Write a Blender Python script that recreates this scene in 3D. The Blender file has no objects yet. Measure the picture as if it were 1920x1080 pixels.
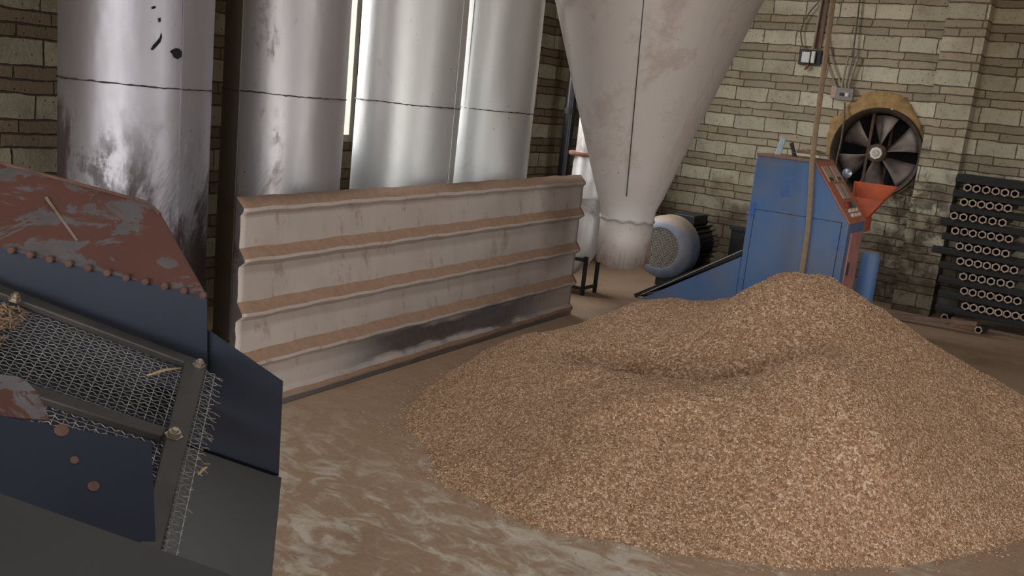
import bpy, bmesh, math, random
import numpy as np
from mathutils import Vector, Matrix
from math import sin, cos, pi, radians, atan2, hypot

random.seed(7)
rng = np.random.default_rng(7)
SC = bpy.context.scene
COL = SC.collection

# ------------------------------------------------------------------ camera
FPX, PITCH, ROLL, YAW, EYE = 1750.0, radians(11.8), radians(6.0), radians(33.0), 1.65
FWD = Vector((-sin(YAW) * cos(PITCH), cos(YAW) * cos(PITCH), -sin(PITCH)))
R0 = Vector((cos(YAW), sin(YAW), 0))
U0 = R0.cross(FWD)
RIGHT = cos(ROLL) * R0 + sin(ROLL) * U0
UP = -sin(ROLL) * R0 + cos(ROLL) * U0
CAM = Vector((0, 0, EYE))
cam_data = bpy.data.cameras.new('camera')
cam_data.sensor_width = 36.0
cam_data.lens = 36.0 * FPX / 1920.0
cam_data.clip_start = 0.05
cam_data.clip_end = 200
cam = bpy.data.objects.new('camera', cam_data)
COL.objects.link(cam)
m = Matrix((RIGHT, UP, -FWD)).transposed().to_4x4()
m.translation = CAM
cam.matrix_world = m
SC.camera = cam

# ------------------------------------------------------------------ world, light, exposure
SC.view_settings.view_transform = 'Standard'
SC.view_settings.look = 'None'
SC.view_settings.gamma = 1.0
SC.view_settings.use_curve_mapping = False
SC.view_settings.exposure = 0.78
SC.cycles.use_denoising = True
SC.cycles.max_bounces = 7
SC.cycles.diffuse_bounces = 4
SC.cycles.glossy_bounces = 4
SC.cycles.sample_clamp_indirect = 6.0
SC.cycles.caustics_reflective = False
SC.cycles.caustics_refractive = False

world = bpy.data.worlds.new('sky')
SC.world = world
world.use_nodes = True
wn = world.node_tree
for n in list(wn.nodes):
    wn.nodes.remove(n)
wo = wn.nodes.new('ShaderNodeOutputWorld')
wb = wn.nodes.new('ShaderNodeBackground')
wt = wn.nodes.new('ShaderNodeTexCoord')
ws = wn.nodes.new('ShaderNodeSeparateXYZ')
wr = wn.nodes.new('ShaderNodeValToRGB')
wr.color_ramp.elements[0].position = 0.0
wr.color_ramp.elements[0].color = (0.30, 0.27, 0.24, 1)
wr.color_ramp.elements[1].position = 0.06
wr.color_ramp.elements[1].color = (0.92, 0.96, 1.0, 1)
wn.links.new(wt.outputs['Generated'], ws.inputs[0])
wn.links.new(ws.outputs['Z'], wr.inputs[0])
wn.links.new(wr.outputs[0], wb.inputs[0])
wn.links.new(wb.outputs[0], wo.inputs[0])
wb.inputs[1].default_value = 5.0

# the hall: X along the back wall, Y towards it
XL, XR, YB, YF, ZC = -5.1, 7.0, 9.6, -4.5, 4.7
WIN = [(4.40, 5.44, 1.15, 4.4), (5.60, 6.4, 1.15, 4.4), (6.5, 7.9, 1.5, 4.4)]   # windows in the left wall: y0,y1,z0,z1
DOOR_R = (0.8, 4.2, 0.0, 3.4)                                  # loading door in the right wall
DOOR_F = (-3.2, 4.5, 0.0, 3.4)                                 # open gate behind the camera (x0,x1,z0,z1)

ROOF_FILL = [(-2.2, -1.55, 1.4, 5.0)]                    # unseen roof opening added to brighten the floor and heap: x0,x1,y0,y1

def portal(name, loc, rot, sx, sy):
    d = bpy.data.lights.new(name, 'AREA')
    d.shape = 'RECTANGLE'
    d.size, d.size_y = sx, sy
    d.cycles.is_portal = True
    o = bpy.data.objects.new(name, d)
    COL.objects.link(o)
    o.location = loc
    o.rotation_euler = rot
    return o
for (a, b, c, d) in WIN:
    portal('window_daylight', (XL - 0.02, (a + b) / 2, (c + d) / 2), (0, -pi / 2, 0), d - c, b - a)
portal('door_daylight', (XR + .02, (DOOR_R[0] + DOOR_R[1]) / 2, (DOOR_R[2] + DOOR_R[3]) / 2), (0, pi / 2, 0), DOOR_R[3] - DOOR_R[2], DOOR_R[1] - DOOR_R[0])
portal('gate_daylight', ((DOOR_F[0] + DOOR_F[1]) / 2, YF - .02, (DOOR_F[2] + DOOR_F[3]) / 2), (pi / 2, 0, 0), DOOR_F[1] - DOOR_F[0], DOOR_F[3] - DOOR_F[2])

for (a, b, c, d) in ROOF_FILL:
    portal('roof_fill', ((a + b) / 2, (c + d) / 2, ZC + .12), (0, 0, 0), b - a, d - c)

# ------------------------------------------------------------------ pixel helpers (1920x1080 frame)
def ray(x, y):
    return FWD * FPX + RIGHT * (x - 960) - UP * (y - 540)
def onZ(x, y, z=0.0):
    d = ray(x, y); return CAM + d * ((z - EYE) / d.z)
def onX(x, y, X):
    d = ray(x, y); return CAM + d * (X / d.x)
def onY(x, y, Y):
    d = ray(x, y); return CAM + d * (Y / d.y)
def dep(x, y, z):
    return CAM + ray(x, y) / FPX * z
def onP(x, y, p, n):
    d = ray(x, y); return CAM + d * ((p - CAM).dot(n) / d.dot(n))

# ------------------------------------------------------------------ object helpers
def tag(o, label=None, cat=None, group=None, kind=None):
    if label: o['label'] = label
    if cat: o['category'] = cat
    if group: o['group'] = group
    if kind: o['kind'] = kind
    return o
def thing(name, label, cat, loc=(0, 0, 0), group=None, rotz=0.0):
    o = bpy.data.objects.new(name, None)
    o.empty_display_size = .1
    COL.objects.link(o)
    o.location = loc
    o.rotation_euler = (0, 0, rotz)
    return tag(o, label, cat, group)

class MB:
    """collects shapes (world coordinates) into one mesh"""
    def __init__(s):
        s.bm = bmesh.new()
        s.mi = 0
    def face(s, vs):
        try:
            f = s.bm.faces.new(vs)
            f.material_index = s.mi
            return f
        except ValueError:
            return None
    def V(s, p):
        return s.bm.verts.new(p)
    def hexa(s, b, t):
        n = len(b)
        vb = [s.V(p) for p in b]; vt = [s.V(p) for p in t]
        s.face(vb[::-1]); s.face(vt)
        for i in range(n):
            s.face([vb[i], vb[(i + 1) % n], vt[(i + 1) % n], vt[i]])
    def box(s, lo, hi, M=None):
        x0, y0, z0 = lo; x1, y1, z1 = hi
        c = [Vector(p) for p in ((x0, y0, z0), (x1, y0, z0), (x1, y1, z0), (x0, y1, z0), (x0, y0, z1), (x1, y0, z1), (x1, y1, z1), (x0, y1, z1))]
        if M is not None: c = [M @ p for p in c]
        s.hexa(c[:4], c[4:])
    def prism(s, pts, ext):
        ext = Vector(ext)
        s.hexa([Vector(p) for p in pts], [Vector(p) + ext for p in pts])
    def bar(s, a, b, w, h, side):
        """rectangular bar from a to b, w along side, h along the other"""
        a = Vector(a); b = Vector(b); d = (b - a).normalized()
        side = Vector(side); side = (side - d * side.dot(d)).normalized()
        o = d.cross(side)
        q = [(-.5, -.5), (.5, -.5), (.5, .5), (-.5, .5)]
        s.hexa([a + side * w * i + o * h * j for i, j in q], [b + side * w * i + o * h * j for i, j in q])
    def tube(s, pts, r, n=10, cap=True):
        pts = [Vector(p) for p in pts]
        rs = r if isinstance(r, (list, tuple)) else [r] * len(pts)
        rings = []
        ref = None
        for i, p in enumerate(pts):
            d = (pts[min(i + 1, len(pts) - 1)] - pts[max(i - 1, 0)]).normalized()
            if ref is None:
                ref = d.orthogonal().normalized()
            ref = (ref - d * ref.dot(d))
            if ref.length < 1e-6: ref = d.orthogonal()
            ref.normalize()
            o = d.cross(ref)
            rings.append([s.V(p + (ref * cos(2 * pi * k / n) + o * sin(2 * pi * k / n)) * rs[i]) for k in range(n)])
        for a, b in zip(rings, rings[1:]):
            for k in range(n):
                s.face([a[k], a[(k + 1) % n], b[(k + 1) % n], b[k]])
        if cap:
            s.face(rings[0][::-1]); s.face(rings[-1])
    def lathe(s, c, axis, prof, n=48, cap0=False, cap1=False, u=None):
        """prof: list of (distance along axis, radius)"""
        c = Vector(c); ax = Vector(axis).normalized()
        u = Vector(u).normalized() if u is not None else ax.orthogonal().normalized()
        v = ax.cross(u)
        rings = []
        for t, r in prof:
            rings.append([s.V(c + ax * t + (u * cos(2 * pi * k / n) + v * sin(2 * pi * k / n)) * r) for k in range(n)])
        for a, b in zip(rings, rings[1:]):
            for k in range(n):
                s.face([a[k], a[(k + 1) % n], b[(k + 1) % n], b[k]])
        if cap0: s.face(rings[0][::-1])
        if cap1: s.face(rings[-1])
    def build(s, name, mats, parent=None, smooth=False, bevel=0.0, auto=35):
        bmesh.ops.recalc_face_normals(s.bm, faces=s.bm.faces)
        me = bpy.data.meshes.new(name)
        s.bm.to_mesh(me); s.bm.free()
        if not isinstance(mats, (list, tuple)): mats = [mats]
        for mt in mats: me.materials.append(mt)
        if smooth:
            for p in me.polygons: p.use_smooth = True
            if auto:
                me.set_sharp_from_angle(angle=radians(auto))
        o = bpy.data.objects.new(name, me)
        COL.objects.link(o)
        if parent is not None:
            o.parent = parent
            o.matrix_parent_inverse = parent_inv(parent)
        if bevel:
            b = o.modifiers.new('bevel', 'BEVEL')
            b.width = bevel; b.segments = 2; b.limit_method = 'ANGLE'
        return o
def local_matrix(o):
    return Matrix.Translation(o.location) @ o.rotation_euler.to_matrix().to_4x4()
def parent_inv(p):
    M = local_matrix(p)
    q = p
    while q.parent is not None:
        M = local_matrix(q.parent) @ q.matrix_parent_inverse @ M if False else M
        q = q.parent
    return M.inverted()

# ------------------------------------------------------------------ materials
def lin(c):
    return tuple(((v / 255) / 12.92 if v / 255 <= .04045 else ((v / 255 + .055) / 1.055) ** 2.4) for v in c) + (1,)
class NT:
    def __init__(s, name):
        s.mat = bpy.data.materials.new(name)
        s.mat.use_nodes = True
        s.t = s.mat.node_tree
        s.b = s.t.nodes['Principled BSDF']
        s.geo = None
    def n(s, k, **kw):
        x = s.t.nodes.new(k)
        for a, v in kw.items(): setattr(x, a, v)
        return x
    def link(s, a, b): s.t.links.new(a, b)
    def put(s, sock, v):
        if hasattr(v, 'links') or isinstance(v, bpy.types.NodeSocket): s.link(v, sock)
        else: sock.default_value = v
    def math(s, op, a, b=0.0, c=0.0, clamp=False):
        x = s.n('ShaderNodeMath', operation=op, use_clamp=clamp)
        s.put(x.inputs[0], a); s.put(x.inputs[1], b); s.put(x.inputs[2], c)
        return x.outputs[0]
    def pos(s):
        if s.geo is None: s.geo = s.n('ShaderNodeNewGeometry')
        return s.geo.outputs['Position']
    def sep(s, v):
        x = s.n('ShaderNodeSeparateXYZ'); s.link(v, x.inputs[0]); return x.outputs
    def comb(s, a, b, c):
        x = s.n('ShaderNodeCombineXYZ')
        s.put(x.inputs[0], a); s.put(x.inputs[1], b); s.put(x.inputs[2], c); return x.outputs[0]
    def noise(s, scale, detail=4, rough=.55, vec=None, dist=0.0, stretch=None):
        v = vec if vec is not None else s.pos()
        if stretch:
            mp = s.n('ShaderNodeMapping'); mp.inputs['Scale'].default_value = stretch
            s.link(v, mp.inputs[0]); v = mp.outputs[0]
        x = s.n('ShaderNodeTexNoise')
        s.link(v, x.inputs['Vector'])
        x.inputs['Scale'].default_value = scale; x.inputs['Detail'].default_value = detail
        x.inputs['Roughness'].default_value = rough; x.inputs['Distortion'].default_value = dist
        return x.outputs['Fac']
    def voro(s, scale, feature='F1', vec=None, out='Distance', stretch=None):
        v = vec if vec is not None else s.pos()
        if stretch:
            mp = s.n('ShaderNodeMapping'); mp.inputs['Scale'].default_value = stretch
            s.link(v, mp.inputs[0]); v = mp.outputs[0]
        x = s.n('ShaderNodeTexVoronoi', feature=feature)
        s.link(v, x.inputs['Vector']); x.inputs['Scale'].default_value = scale
        return x.outputs[out]
    def ramp(s, f, stops, interp='LINEAR'):
        x = s.n('ShaderNodeValToRGB'); x.color_ramp.interpolation = interp
        e = x.color_ramp.elements
        while len(e) < len(stops): e.new(.5)
        for i, (p, c) in enumerate(stops):
            e[i].position = p
            e[i].color = c if len(c) == 4 else tuple(c) + (1,)
        s.link(f, x.inputs[0]); return x.outputs[0]
    def step(s, f, a, b):
        x = s.n('ShaderNodeMapRange', interpolation_type='SMOOTHSTEP')
        s.put(x.inputs[0], f); x.inputs[1].default_value = a; x.inputs[2].default_value = b
        x.inputs[3].default_value = 0; x.inputs[4].default_value = 1
        return x.outputs[0]
    def mix(s, f, a, b, mode='MIX'):
        x = s.n('ShaderNodeMix', data_type='RGBA', blend_type=mode)
        s.put(x.inputs[0], f); s.put(x.inputs[6], a); s.put(x.inputs[7], b)
        return x.outputs[2]
    def bump(s, h, strength=.3, dist=.01, prev=None):
        x = s.n('ShaderNodeBump'); x.inputs['Strength'].default_value = strength; x.inputs['Distance'].default_value = dist
        s.link(h, x.inputs['Height'])
        if prev is not None: s.link(prev, x.inputs['Normal'])
        return x.outputs[0]
    def out(s, color=None, rough=None, metal=None, normal=None, spec=None):
        if color is not None: s.put(s.b.inputs['Base Color'], color)
        if rough is not None: s.put(s.b.inputs['Roughness'], rough)
        if metal is not None: s.put(s.b.inputs['Metallic'], metal)
        if spec is not None: s.put(s.b.inputs['Specular IOR Level'], spec)
        if normal is not None: s.link(normal, s.b.inputs['Normal'])
        return s.mat

def simple(name, c, rough=.6, metal=0.0, var=.15, scale=30, bump=.0, dust=None, dustamt=.5):
    t = NT(name)
    a = lin(c)
    lo = tuple(v * (1 - var) for v in a[:3]) + (1,)
    hi = tuple(min(1, v * (1 + var)) for v in a[:3]) + (1,)
    col = t.ramp(t.noise(scale, 5), [(.3, lo), (.7, hi)])
    if dust is not None:
        f = t.step(t.noise(scale * .25, 5), 1 - dustamt - .2, 1 - dustamt + .25)
        nz = t.n('ShaderNodeNewGeometry')
        up = t.step(t.sep(nz.outputs['Normal'])[2], .2, .8)
        f = t.math('MAXIMUM', t.math('MULTIPLY', f, .6), t.math('MULTIPLY', up, .85))
        col = t.mix(f, col, lin(dust))
    nrm = t.bump(t.noise(scale * 3, 4), bump, .004) if bump else None
    return t.out(col, rough, metal, nrm)

def mat_brick(name, bright, thin, mortar, dirt, uselow=True):
    t = NT(name)
    p = t.pos()
    warp = t.n('ShaderNodeTexNoise'); t.link(p, warp.inputs['Vector']); warp.inputs['Scale'].default_value = 5; warp.inputs['Detail'].default_value = 4
    vm = t.n('ShaderNodeVectorMath', operation='MULTIPLY_ADD')
    t.link(warp.outputs['Color'], vm.inputs[0]); vm.inputs[1].default_value = (.034, .034, .03); vm.inputs[2].default_value = (-.017, -.017, -.015)
    va = t.n('ShaderNodeVectorMath', operation='ADD'); t.link(p, va.inputs[0]); t.link(vm.outputs[0], va.inputs[1])
    x, y, z = t.sep(va.outputs[0])
    nx, ny, nz = t.sep(t.geo.outputs['True Normal'])
    sel = t.math('GREATER_THAN', t.math('ABSOLUTE', nx), .6)
    u = t.math('ADD', t.math('MULTIPLY', x, t.math('SUBTRACT', 1.0, sel)), t.math('MULTIPLY', t.math('ADD', y, .11), sel))
    PER, H1, H2 = .2925, .1425, .075
    zz = t.math('DIVIDE', t.math('SUBTRACT', z, .057), PER)
    k = t.math('FLOOR', zz)
    f = t.math('MULTIPLY', t.math('SUBTRACT', zz, k), PER)
    isthin = t.math('GREATER_THAN', f, H1)
    second = t.math('GREATER_THAN', f, H1 + H2)
    row = t.math('ADD', t.math('MULTIPLY', k, 3.0), t.math('ADD', isthin, second))
    base = t.math('ADD', t.math('MULTIPLY', isthin, H1), t.math('MULTIPLY', second, H2))
    hh = t.math('SUBTRACT', H1, t.math('MULTIPLY', isthin, H1 - H2))
    lz = t.math('SUBTRACT', f, base)
    dz = t.math('MINIMUM', lz, t.math('SUBTRACT', hh, lz))
    W = .335
    wn_ = t.n('ShaderNodeTexWhiteNoise', noise_dimensions='1D'); t.link(row, wn_.inputs['W'])
    uu = t.math('ADD', t.math('DIVIDE', u, W), wn_.outputs['Value'])
    kx = t.math('FLOOR', uu)
    lx = t.math('MULTIPLY', t.math('SUBTRACT', uu, kx), W)
    dx = t.math('MINIMUM', lx, t.math('SUBTRACT', W, lx))
    d = t.math('MINIMUM', dx, dz)
    wn2 = t.n('ShaderNodeTexWhiteNoise', noise_dimensions='2D'); t.link(t.comb(kx, row, 0), wn2.inputs['Vector'])
    rnd = wn2.outputs['Value']
    fine = t.noise(38, 6, .65)
    body = t.step(t.math('ADD', d, t.math('MULTIPLY', t.math('SUBTRACT', t.noise(16, 5), .5), .014)), .001, .0065)
    cb = t.mix(t.step(rnd, .0, 1.0), bright, tuple(v * .72 for v in bright[:3]) + (1,))
    ct = t.mix(rnd, thin, tuple(v * .7 for v in thin[:3]) + (1,))
    col = t.mix(isthin, cb, ct)
    col = t.mix(t.math('MULTIPLY', t.step(fine, .5, .8), .45), col, dirt)
    pits = t.step(t.voro(24), .16, .05)
    col = t.mix(t.math('MULTIPLY', pits, t.step(t.noise(7, 3), .45, .6)), col, tuple(v * .45 for v in dirt[:3]) + (1,))
    big = t.step(t.noise(1.7, 5, .6), .45, .72)
    col = t.mix(t.math('MULTIPLY', big, .6), col, dirt)
    col = t.mix(t.math('MULTIPLY', t.step(t.noise(9, 6, .75), .5, .68), .4), col, tuple(v * .8 for v in dirt[:3]) + (1,))
    col = t.mix(body, mortar, col)
    if uselow:   # brown staining at the foot of the wall, darker patch around the pillar
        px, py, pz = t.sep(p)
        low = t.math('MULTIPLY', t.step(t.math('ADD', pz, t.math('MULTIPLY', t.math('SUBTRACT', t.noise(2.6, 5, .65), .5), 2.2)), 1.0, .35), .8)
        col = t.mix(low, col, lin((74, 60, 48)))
        pillar_patch = t.math('MULTIPLY', t.math('MULTIPLY', t.step(px, -2.15, -1.95), t.step(px, -1.3, -1.5)), t.step(t.math('ADD', pz, t.math('MULTIPLY', t.math('SUBTRACT', t.noise(4.2, 6, .7), .5), 1.6)), 1.65, 1.0))
        pillar_patch = t.math('MULTIPLY', pillar_patch, t.step(t.noise(5.5, 6, .7), .40, .56))
        col = t.mix(t.math('MULTIPLY', pillar_patch, .85), col, lin((70, 56, 44)))
    h = t.math('ADD', t.math('MULTIPLY', body, 1.0), t.math('ADD', t.math('MULTIPLY', fine, .45), t.math('MULTIPLY', rnd, .3)))
    h = t.math('SUBTRACT', h, t.math('MULTIPLY', pits, .4))
    return t.out(col, .92, 0, t.bump(h, 1.0, .018), .2)

M = {}
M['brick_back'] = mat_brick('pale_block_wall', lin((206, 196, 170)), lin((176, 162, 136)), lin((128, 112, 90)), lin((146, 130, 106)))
M['brick_left'] = mat_brick('dark_block_wall', lin((165, 155, 132)), lin((122, 106, 86)), lin((80, 68, 54)), lin((104, 88, 68)), False)  # same block pattern in darker tones than the back wall
def mat_floor():
    t = NT('dusty_concrete')
    n1 = t.noise(1.3, 6, .62, dist=.4)
    n2 = t.noise(6, 6, .7, dist=.8, stretch=(1, 1.7, 1))
    n3 = t.noise(40, 4, .6)
    dust = t.mix(n3, lin((140, 113, 90)), lin((170, 140, 113)))
    conc = t.mix(n2, lin((176, 162, 142)), lin((206, 194, 174)))
    f = t.step(t.math('ADD', t.math('MULTIPLY', n1, .5), t.math('MULTIPLY', n2, .6)), .50, .64)
    x, y, z = t.sep(t.pos())
    # more pale concrete in front of the pile, browner towards the back
    near = t.step(t.math('ADD', y, t.math('MULTIPLY', x, -.35)), 4.7, 3.2)
    f = t.math('MULTIPLY', f, t.math('ADD', t.math('MULTIPLY', near, .85), .08))
    col = t.mix(f, dust, conc)
    col = t.mix(t.math('MULTIPLY', t.step(t.noise(3.1, 5), .5, .75), .35), col, lin((104, 82, 62)))
    h = t.math('ADD', t.math('MULTIPLY', n3, .4), t.math('MULTIPLY', f, -.5))
    return t.out(col, t.math('SUBTRACT', .9, t.math('MULTIPLY', f, .2)), 0, t.bump(h, .35, .006), .3)
M['floor'] = mat_floor()
M['ceiling'] = simple('roof_sheet', (120, 112, 104), .8)
M['plaster'] = simple('wall_render', (120, 112, 100), .9)

def mat_galv(name, base, rough=.36, stain=None, stain_amt=0.0, metal=.92, blotch=.25, zstain=None):
    t = NT(name)
    a = lin(base)
    n1 = t.noise(6, 6, .6, stretch=(1, 1, .16))
    n2 = t.noise(26, 5, .6)
    col = t.mix(t.math('MULTIPLY', t.step(n1, .35, .75), blotch), a, tuple(v * .62 for v in a[:3]) + (1,))
    sp = t.step(t.voro(15, vec=None), .09, .04)
    col = t.mix(t.math('MULTIPLY', sp, t.step(t.noise(4, 3), .5, .62)), col, lin((46, 38, 36)))
    met = metal
    r = t.math('ADD', rough - .05, t.math('MULTIPLY', t.math('ADD', n1, n2), .1))
    if stain is not None:
        s = t.noise(2.1, 8, .72, dist=.5, stretch=(1.3, 1.3, .8))
        f = t.step(s, 1 - stain_amt - .08, 1 - stain_amt + .08)
        if zstain:
            z = t.sep(t.pos())[2]
            f = t.math('MULTIPLY', f, t.step(z, zstain[1], zstain[0]))
        col = t.mix(f, col, lin(stain))
        met = t.math('MULTIPLY', t.math('SUBTRACT', 1.0, t.math('MULTIPLY', f, .75)), metal)
        r = t.math('ADD', r, t.math('MULTIPLY', f, .28))
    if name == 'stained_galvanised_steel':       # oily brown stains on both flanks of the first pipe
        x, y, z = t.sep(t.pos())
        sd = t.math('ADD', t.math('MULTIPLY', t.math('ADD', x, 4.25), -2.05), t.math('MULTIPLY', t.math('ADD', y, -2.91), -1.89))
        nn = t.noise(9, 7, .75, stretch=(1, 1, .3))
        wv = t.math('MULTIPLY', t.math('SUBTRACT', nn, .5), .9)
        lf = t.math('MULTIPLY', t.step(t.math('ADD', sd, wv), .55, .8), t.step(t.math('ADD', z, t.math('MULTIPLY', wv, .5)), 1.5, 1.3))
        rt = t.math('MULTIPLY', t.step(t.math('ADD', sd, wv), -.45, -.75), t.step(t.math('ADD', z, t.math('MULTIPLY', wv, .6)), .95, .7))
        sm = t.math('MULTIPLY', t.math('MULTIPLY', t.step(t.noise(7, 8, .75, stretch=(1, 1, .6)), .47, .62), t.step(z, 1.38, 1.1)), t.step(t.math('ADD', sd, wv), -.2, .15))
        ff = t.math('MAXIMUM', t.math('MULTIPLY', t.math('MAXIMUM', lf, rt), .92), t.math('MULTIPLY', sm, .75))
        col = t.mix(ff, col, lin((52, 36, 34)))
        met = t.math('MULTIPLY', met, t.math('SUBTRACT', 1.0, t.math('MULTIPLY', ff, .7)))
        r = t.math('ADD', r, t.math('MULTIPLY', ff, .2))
    h = t.math('ADD', t.math('MULTIPLY', t.noise(4.5, 3, stretch=(1, 1, .5)), 1.0), t.math('MULTIPLY', n2, .06))
    return t.out(col, r, met, t.bump(h, .22, .03))
M['pipe_stained'] = mat_galv('stained_galvanised_steel', (182, 178, 184), .45, (58, 44, 42), .50, .9, .4, (.9, 1.5))
M['pipe'] = mat_galv('galvanised_steel', (192, 186, 186), .44, (120, 98, 84), .36, .8, .3)
M['pipe_bright'] = mat_galv('bright_galvanised_steel', (208, 206, 202), .46, (150, 130, 112), .3, .75, .2)
M['cone'] = mat_galv('dusty_cone_steel', (200, 192, 186), .52, (178, 164, 154), .45, .3, .12)
M['spout'] = mat_galv('worn_spout_steel', (186, 174, 166), .58, (146, 118, 100), .42, .4, .3)
M['panel'] = mat_galv('dusty_sheet_steel', (176, 162, 152), .55, (158, 138, 124), .52, .45, .3)
def mat_panel():
    t = NT('dusty_sheet_steel')
    n1 = t.noise(5, 6, .6, stretch=(1, 1, .5)); n2 = t.noise(30, 5, .6)
    dusty = t.mix(n1, lin((166, 150, 138)), lin((190, 178, 168)))
    dusty = t.mix(t.math('MULTIPLY', t.step(t.noise(9, 6, .7, stretch=(1, 1, .4)), .54, .66), .55), dusty, lin((140, 114, 94)))
    x, y, z = t.sep(t.pos())
    w = t.math('MULTIPLY', t.math('SUBTRACT', t.noise(2.5, 5, .6, stretch=(1, 1, 3)), .5), .22)
    zz = t.math('ADD', z, w)
    band = t.math('MULTIPLY', t.step(zz, .05, .09), t.step(zz, .25, .19))
    band = t.math('MULTIPLY', band, t.math('MULTIPLY', t.step(t.math('ADD', y, w), 3.5, 4.1), t.step(t.math('ADD', y, w), 6.0, 5.3)))
    bare = t.mix(n2, lin((132, 130, 134)), lin((168, 166, 170)))
    col = t.mix(band, dusty, bare)
    return t.out(col, t.math('SUBTRACT', .6, t.math('MULTIPLY', band, .27)), t.math('ADD', .25, t.math('MULTIPLY', band, .65)), t.bump(t.math('ADD', n1, t.math('MULTIPLY', n2, .15)), .25, .012))
M['panel'] = mat_panel()
M['panel_clean'] = mat_galv('bare_sheet_steel', (150, 148, 150), .33, (140, 120, 104), .33, .9, .3)
M['dust'] = simple('wood_dust', (142, 112, 90), .95, 0, .15, 25, .3)
M['flank_brown'] = simple('brown_flank', (96, 82, 70), .8, .1, .12, 8)  # matte brown for the left flank of the second pipe
M['duct'] = mat_galv('pale_duct_steel', (206, 200, 194), .4, (150, 118, 96), .4, .5, .2)
M['rust'] = simple('rusty_steel', (128, 84, 62), .85, .1, .3, 20, .3)
M['dark_rust'] = simple('dark_rust', (88, 62, 52), .85, .1, .35, 30, .3)
M['seam'] = simple('dark_weld', (66, 58, 54), .7, .4, .3, 60, .4)
M['black'] = simple('black_steel', (40, 38, 38), .55, .3, .3, 20, .15)
M['black_pipe'] = simple('black_painted_pipe', (38, 36, 36), .3, .2, .3, 9)
M['hole'] = simple('dark_gap', (14, 12, 12), .95)
def mat_bluesteel(name, base, rough=.42, metal=.7, rustamt=.22, specks=True):
    t = NT(name)
    a = lin(base)
    n1 = t.noise(3.5, 6, .6)
    col = t.mix(n1, tuple(v * .6 for v in a[:3]) + (1,), tuple(v * 1.4 for v in a[:3]) + (1,))
    f = t.step(t.noise(6.5, 3, .5), 1 - rustamt - .05, 1 - rustamt + .1)
    col = t.mix(t.math('MULTIPLY', f, .55), col, lin((104, 74, 58)))
    return t.out(col, t.math('ADD', rough, t.math('MULTIPLY', n1, .15)), metal, t.bump(t.noise(60, 4), .05, .003))
M['blue_steel'] = mat_bluesteel('dark_mill_scale_steel', (29, 34, 47), .5, .4)
M['dark_steel'] = mat_bluesteel('dusty_dark_steel', (42, 39, 37), .62, .2, .15)
def mat_primer():
    t = NT('worn_red_primer')
    n = t.noise(11, 8, .66, dist=.9, stretch=(.7, .7, 1.5))
    f = t.step(n, .495, .545)
    red = t.mix(t.noise(9, 6, .65), lin((58, 30, 20)), lin((84, 44, 29)))
    grey = t.mix(t.noise(22, 5), lin((78, 73, 72)), lin((112, 106, 105)))
    col = t.mix(f, red, grey)
    return t.out(col, t.math('SUBTRACT', .72, t.math('MULTIPLY', f, .25)), t.math('MULTIPLY', f, .5), t.bump(f, -.15, .004))
M['primer'] = mat_primer()
M['bar'] = simple('dusty_flat_bar', (60, 54, 49), .55, .45, .2, 14, .15)
M['wire'] = simple('screen_wire', (140, 133, 126), .45, .35, .2, 40)
M['bolt'] = simple('bolt_steel', (176, 160, 142), .35, .8, .2, 40)
def mat_bluepaint():
    t = NT('dusty_blue_paint')
    n = t.noise(2.2, 6, .6)
    blue = t.mix(t.noise(6, 5), lin((58, 98, 150)), lin((80, 120, 168)))
    f = t.step(n, .35, .7)
    col = t.mix(t.math('ADD', t.math('MULTIPLY', f, .55), .15), blue, lin((112, 112, 118)))
    fresh = t.step(t.noise(3.3, 4), .64, .72)
    col = t.mix(t.math('MULTIPLY', fresh, .75), col, lin((38, 88, 164)))
    g = t.n('ShaderNodeNewGeometry')
    up = t.step(t.sep(g.outputs['Normal'])[2], .5, .9)
    col = t.mix(t.math('MULTIPLY', up, .8), col, lin((160, 136, 112)))
    return t.out(col, .5, 0, None, .4)
M['blue'] = mat_bluepaint()
M['red_panel'] = simple('dusty_red_panel', (172, 104, 80), .6, 0, .15, 12)
M['orange'] = simple('orange_paint', (176, 82, 50), .5, 0, .2, 8)
M['pink'] = simple('dusty_red_door', (176, 120, 110), .6, 0, .18, 10)
M['meter'] = simple('meter_face', (176, 150, 132), .4, 0, .1, 30)
M['btn_red'] = simple('red_button', (150, 44, 40), .4)
M['btn_green'] = simple('green_button', (44, 110, 96), .4)
M['btn_black'] = simple('black_button', (34, 34, 36), .4)
M['knob'] = simple('pale_knob', (196, 176, 160), .4)
M['chrome'] = simple('chrome', (220, 226, 232), .12, 1, .05)
M['gauge'] = simple('dull_gauge', (150, 158, 166), .3, .6, .1)
M['grille'] = simple('grille_metal', (178, 168, 154), .5, .4, .15, 40)
M['motor_dust'] = simple('dusty_blue_cover', (110, 130, 156), .55, 0, .2, 7, .1, (186, 160, 134), .42)
M['fin'] = simple('motor_fins', (48, 48, 54), .5, .3, .2, 20)
M['clay'] = simple('yellow_clay', (158, 126, 82), .95, 0, .3, 14, 1.0)
M['fan_ring'] = simple('dirty_fan_ring', (78, 66, 56), .6, .3, .25, 16, .2)
M['blade'] = simple('fan_blade', (118, 104, 95), .6, .2, .45, 7)
M['blade_white'] = simple('pale_hub', (206, 200, 184), .5, 0, .1)
M['rusty_mount'] = simple('rusty_mount', (84, 62, 50), .8, .2, .3, 20)
M['white_plastic'] = simple('white_plastic', (214, 210, 202), .4, 0, .05)
M['grey_plastic'] = simple('grey_plastic', (128, 124, 116), .5, 0, .1)
M['cable'] = simple('cable_grey', (92, 80, 68), .6)
M['cable_pale'] = simple('cable_pale', (150, 136, 118), .6)
M['hose'] = simple('brown_hose', (142, 118, 92), .8, 0, .15, 30, .2)
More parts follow.
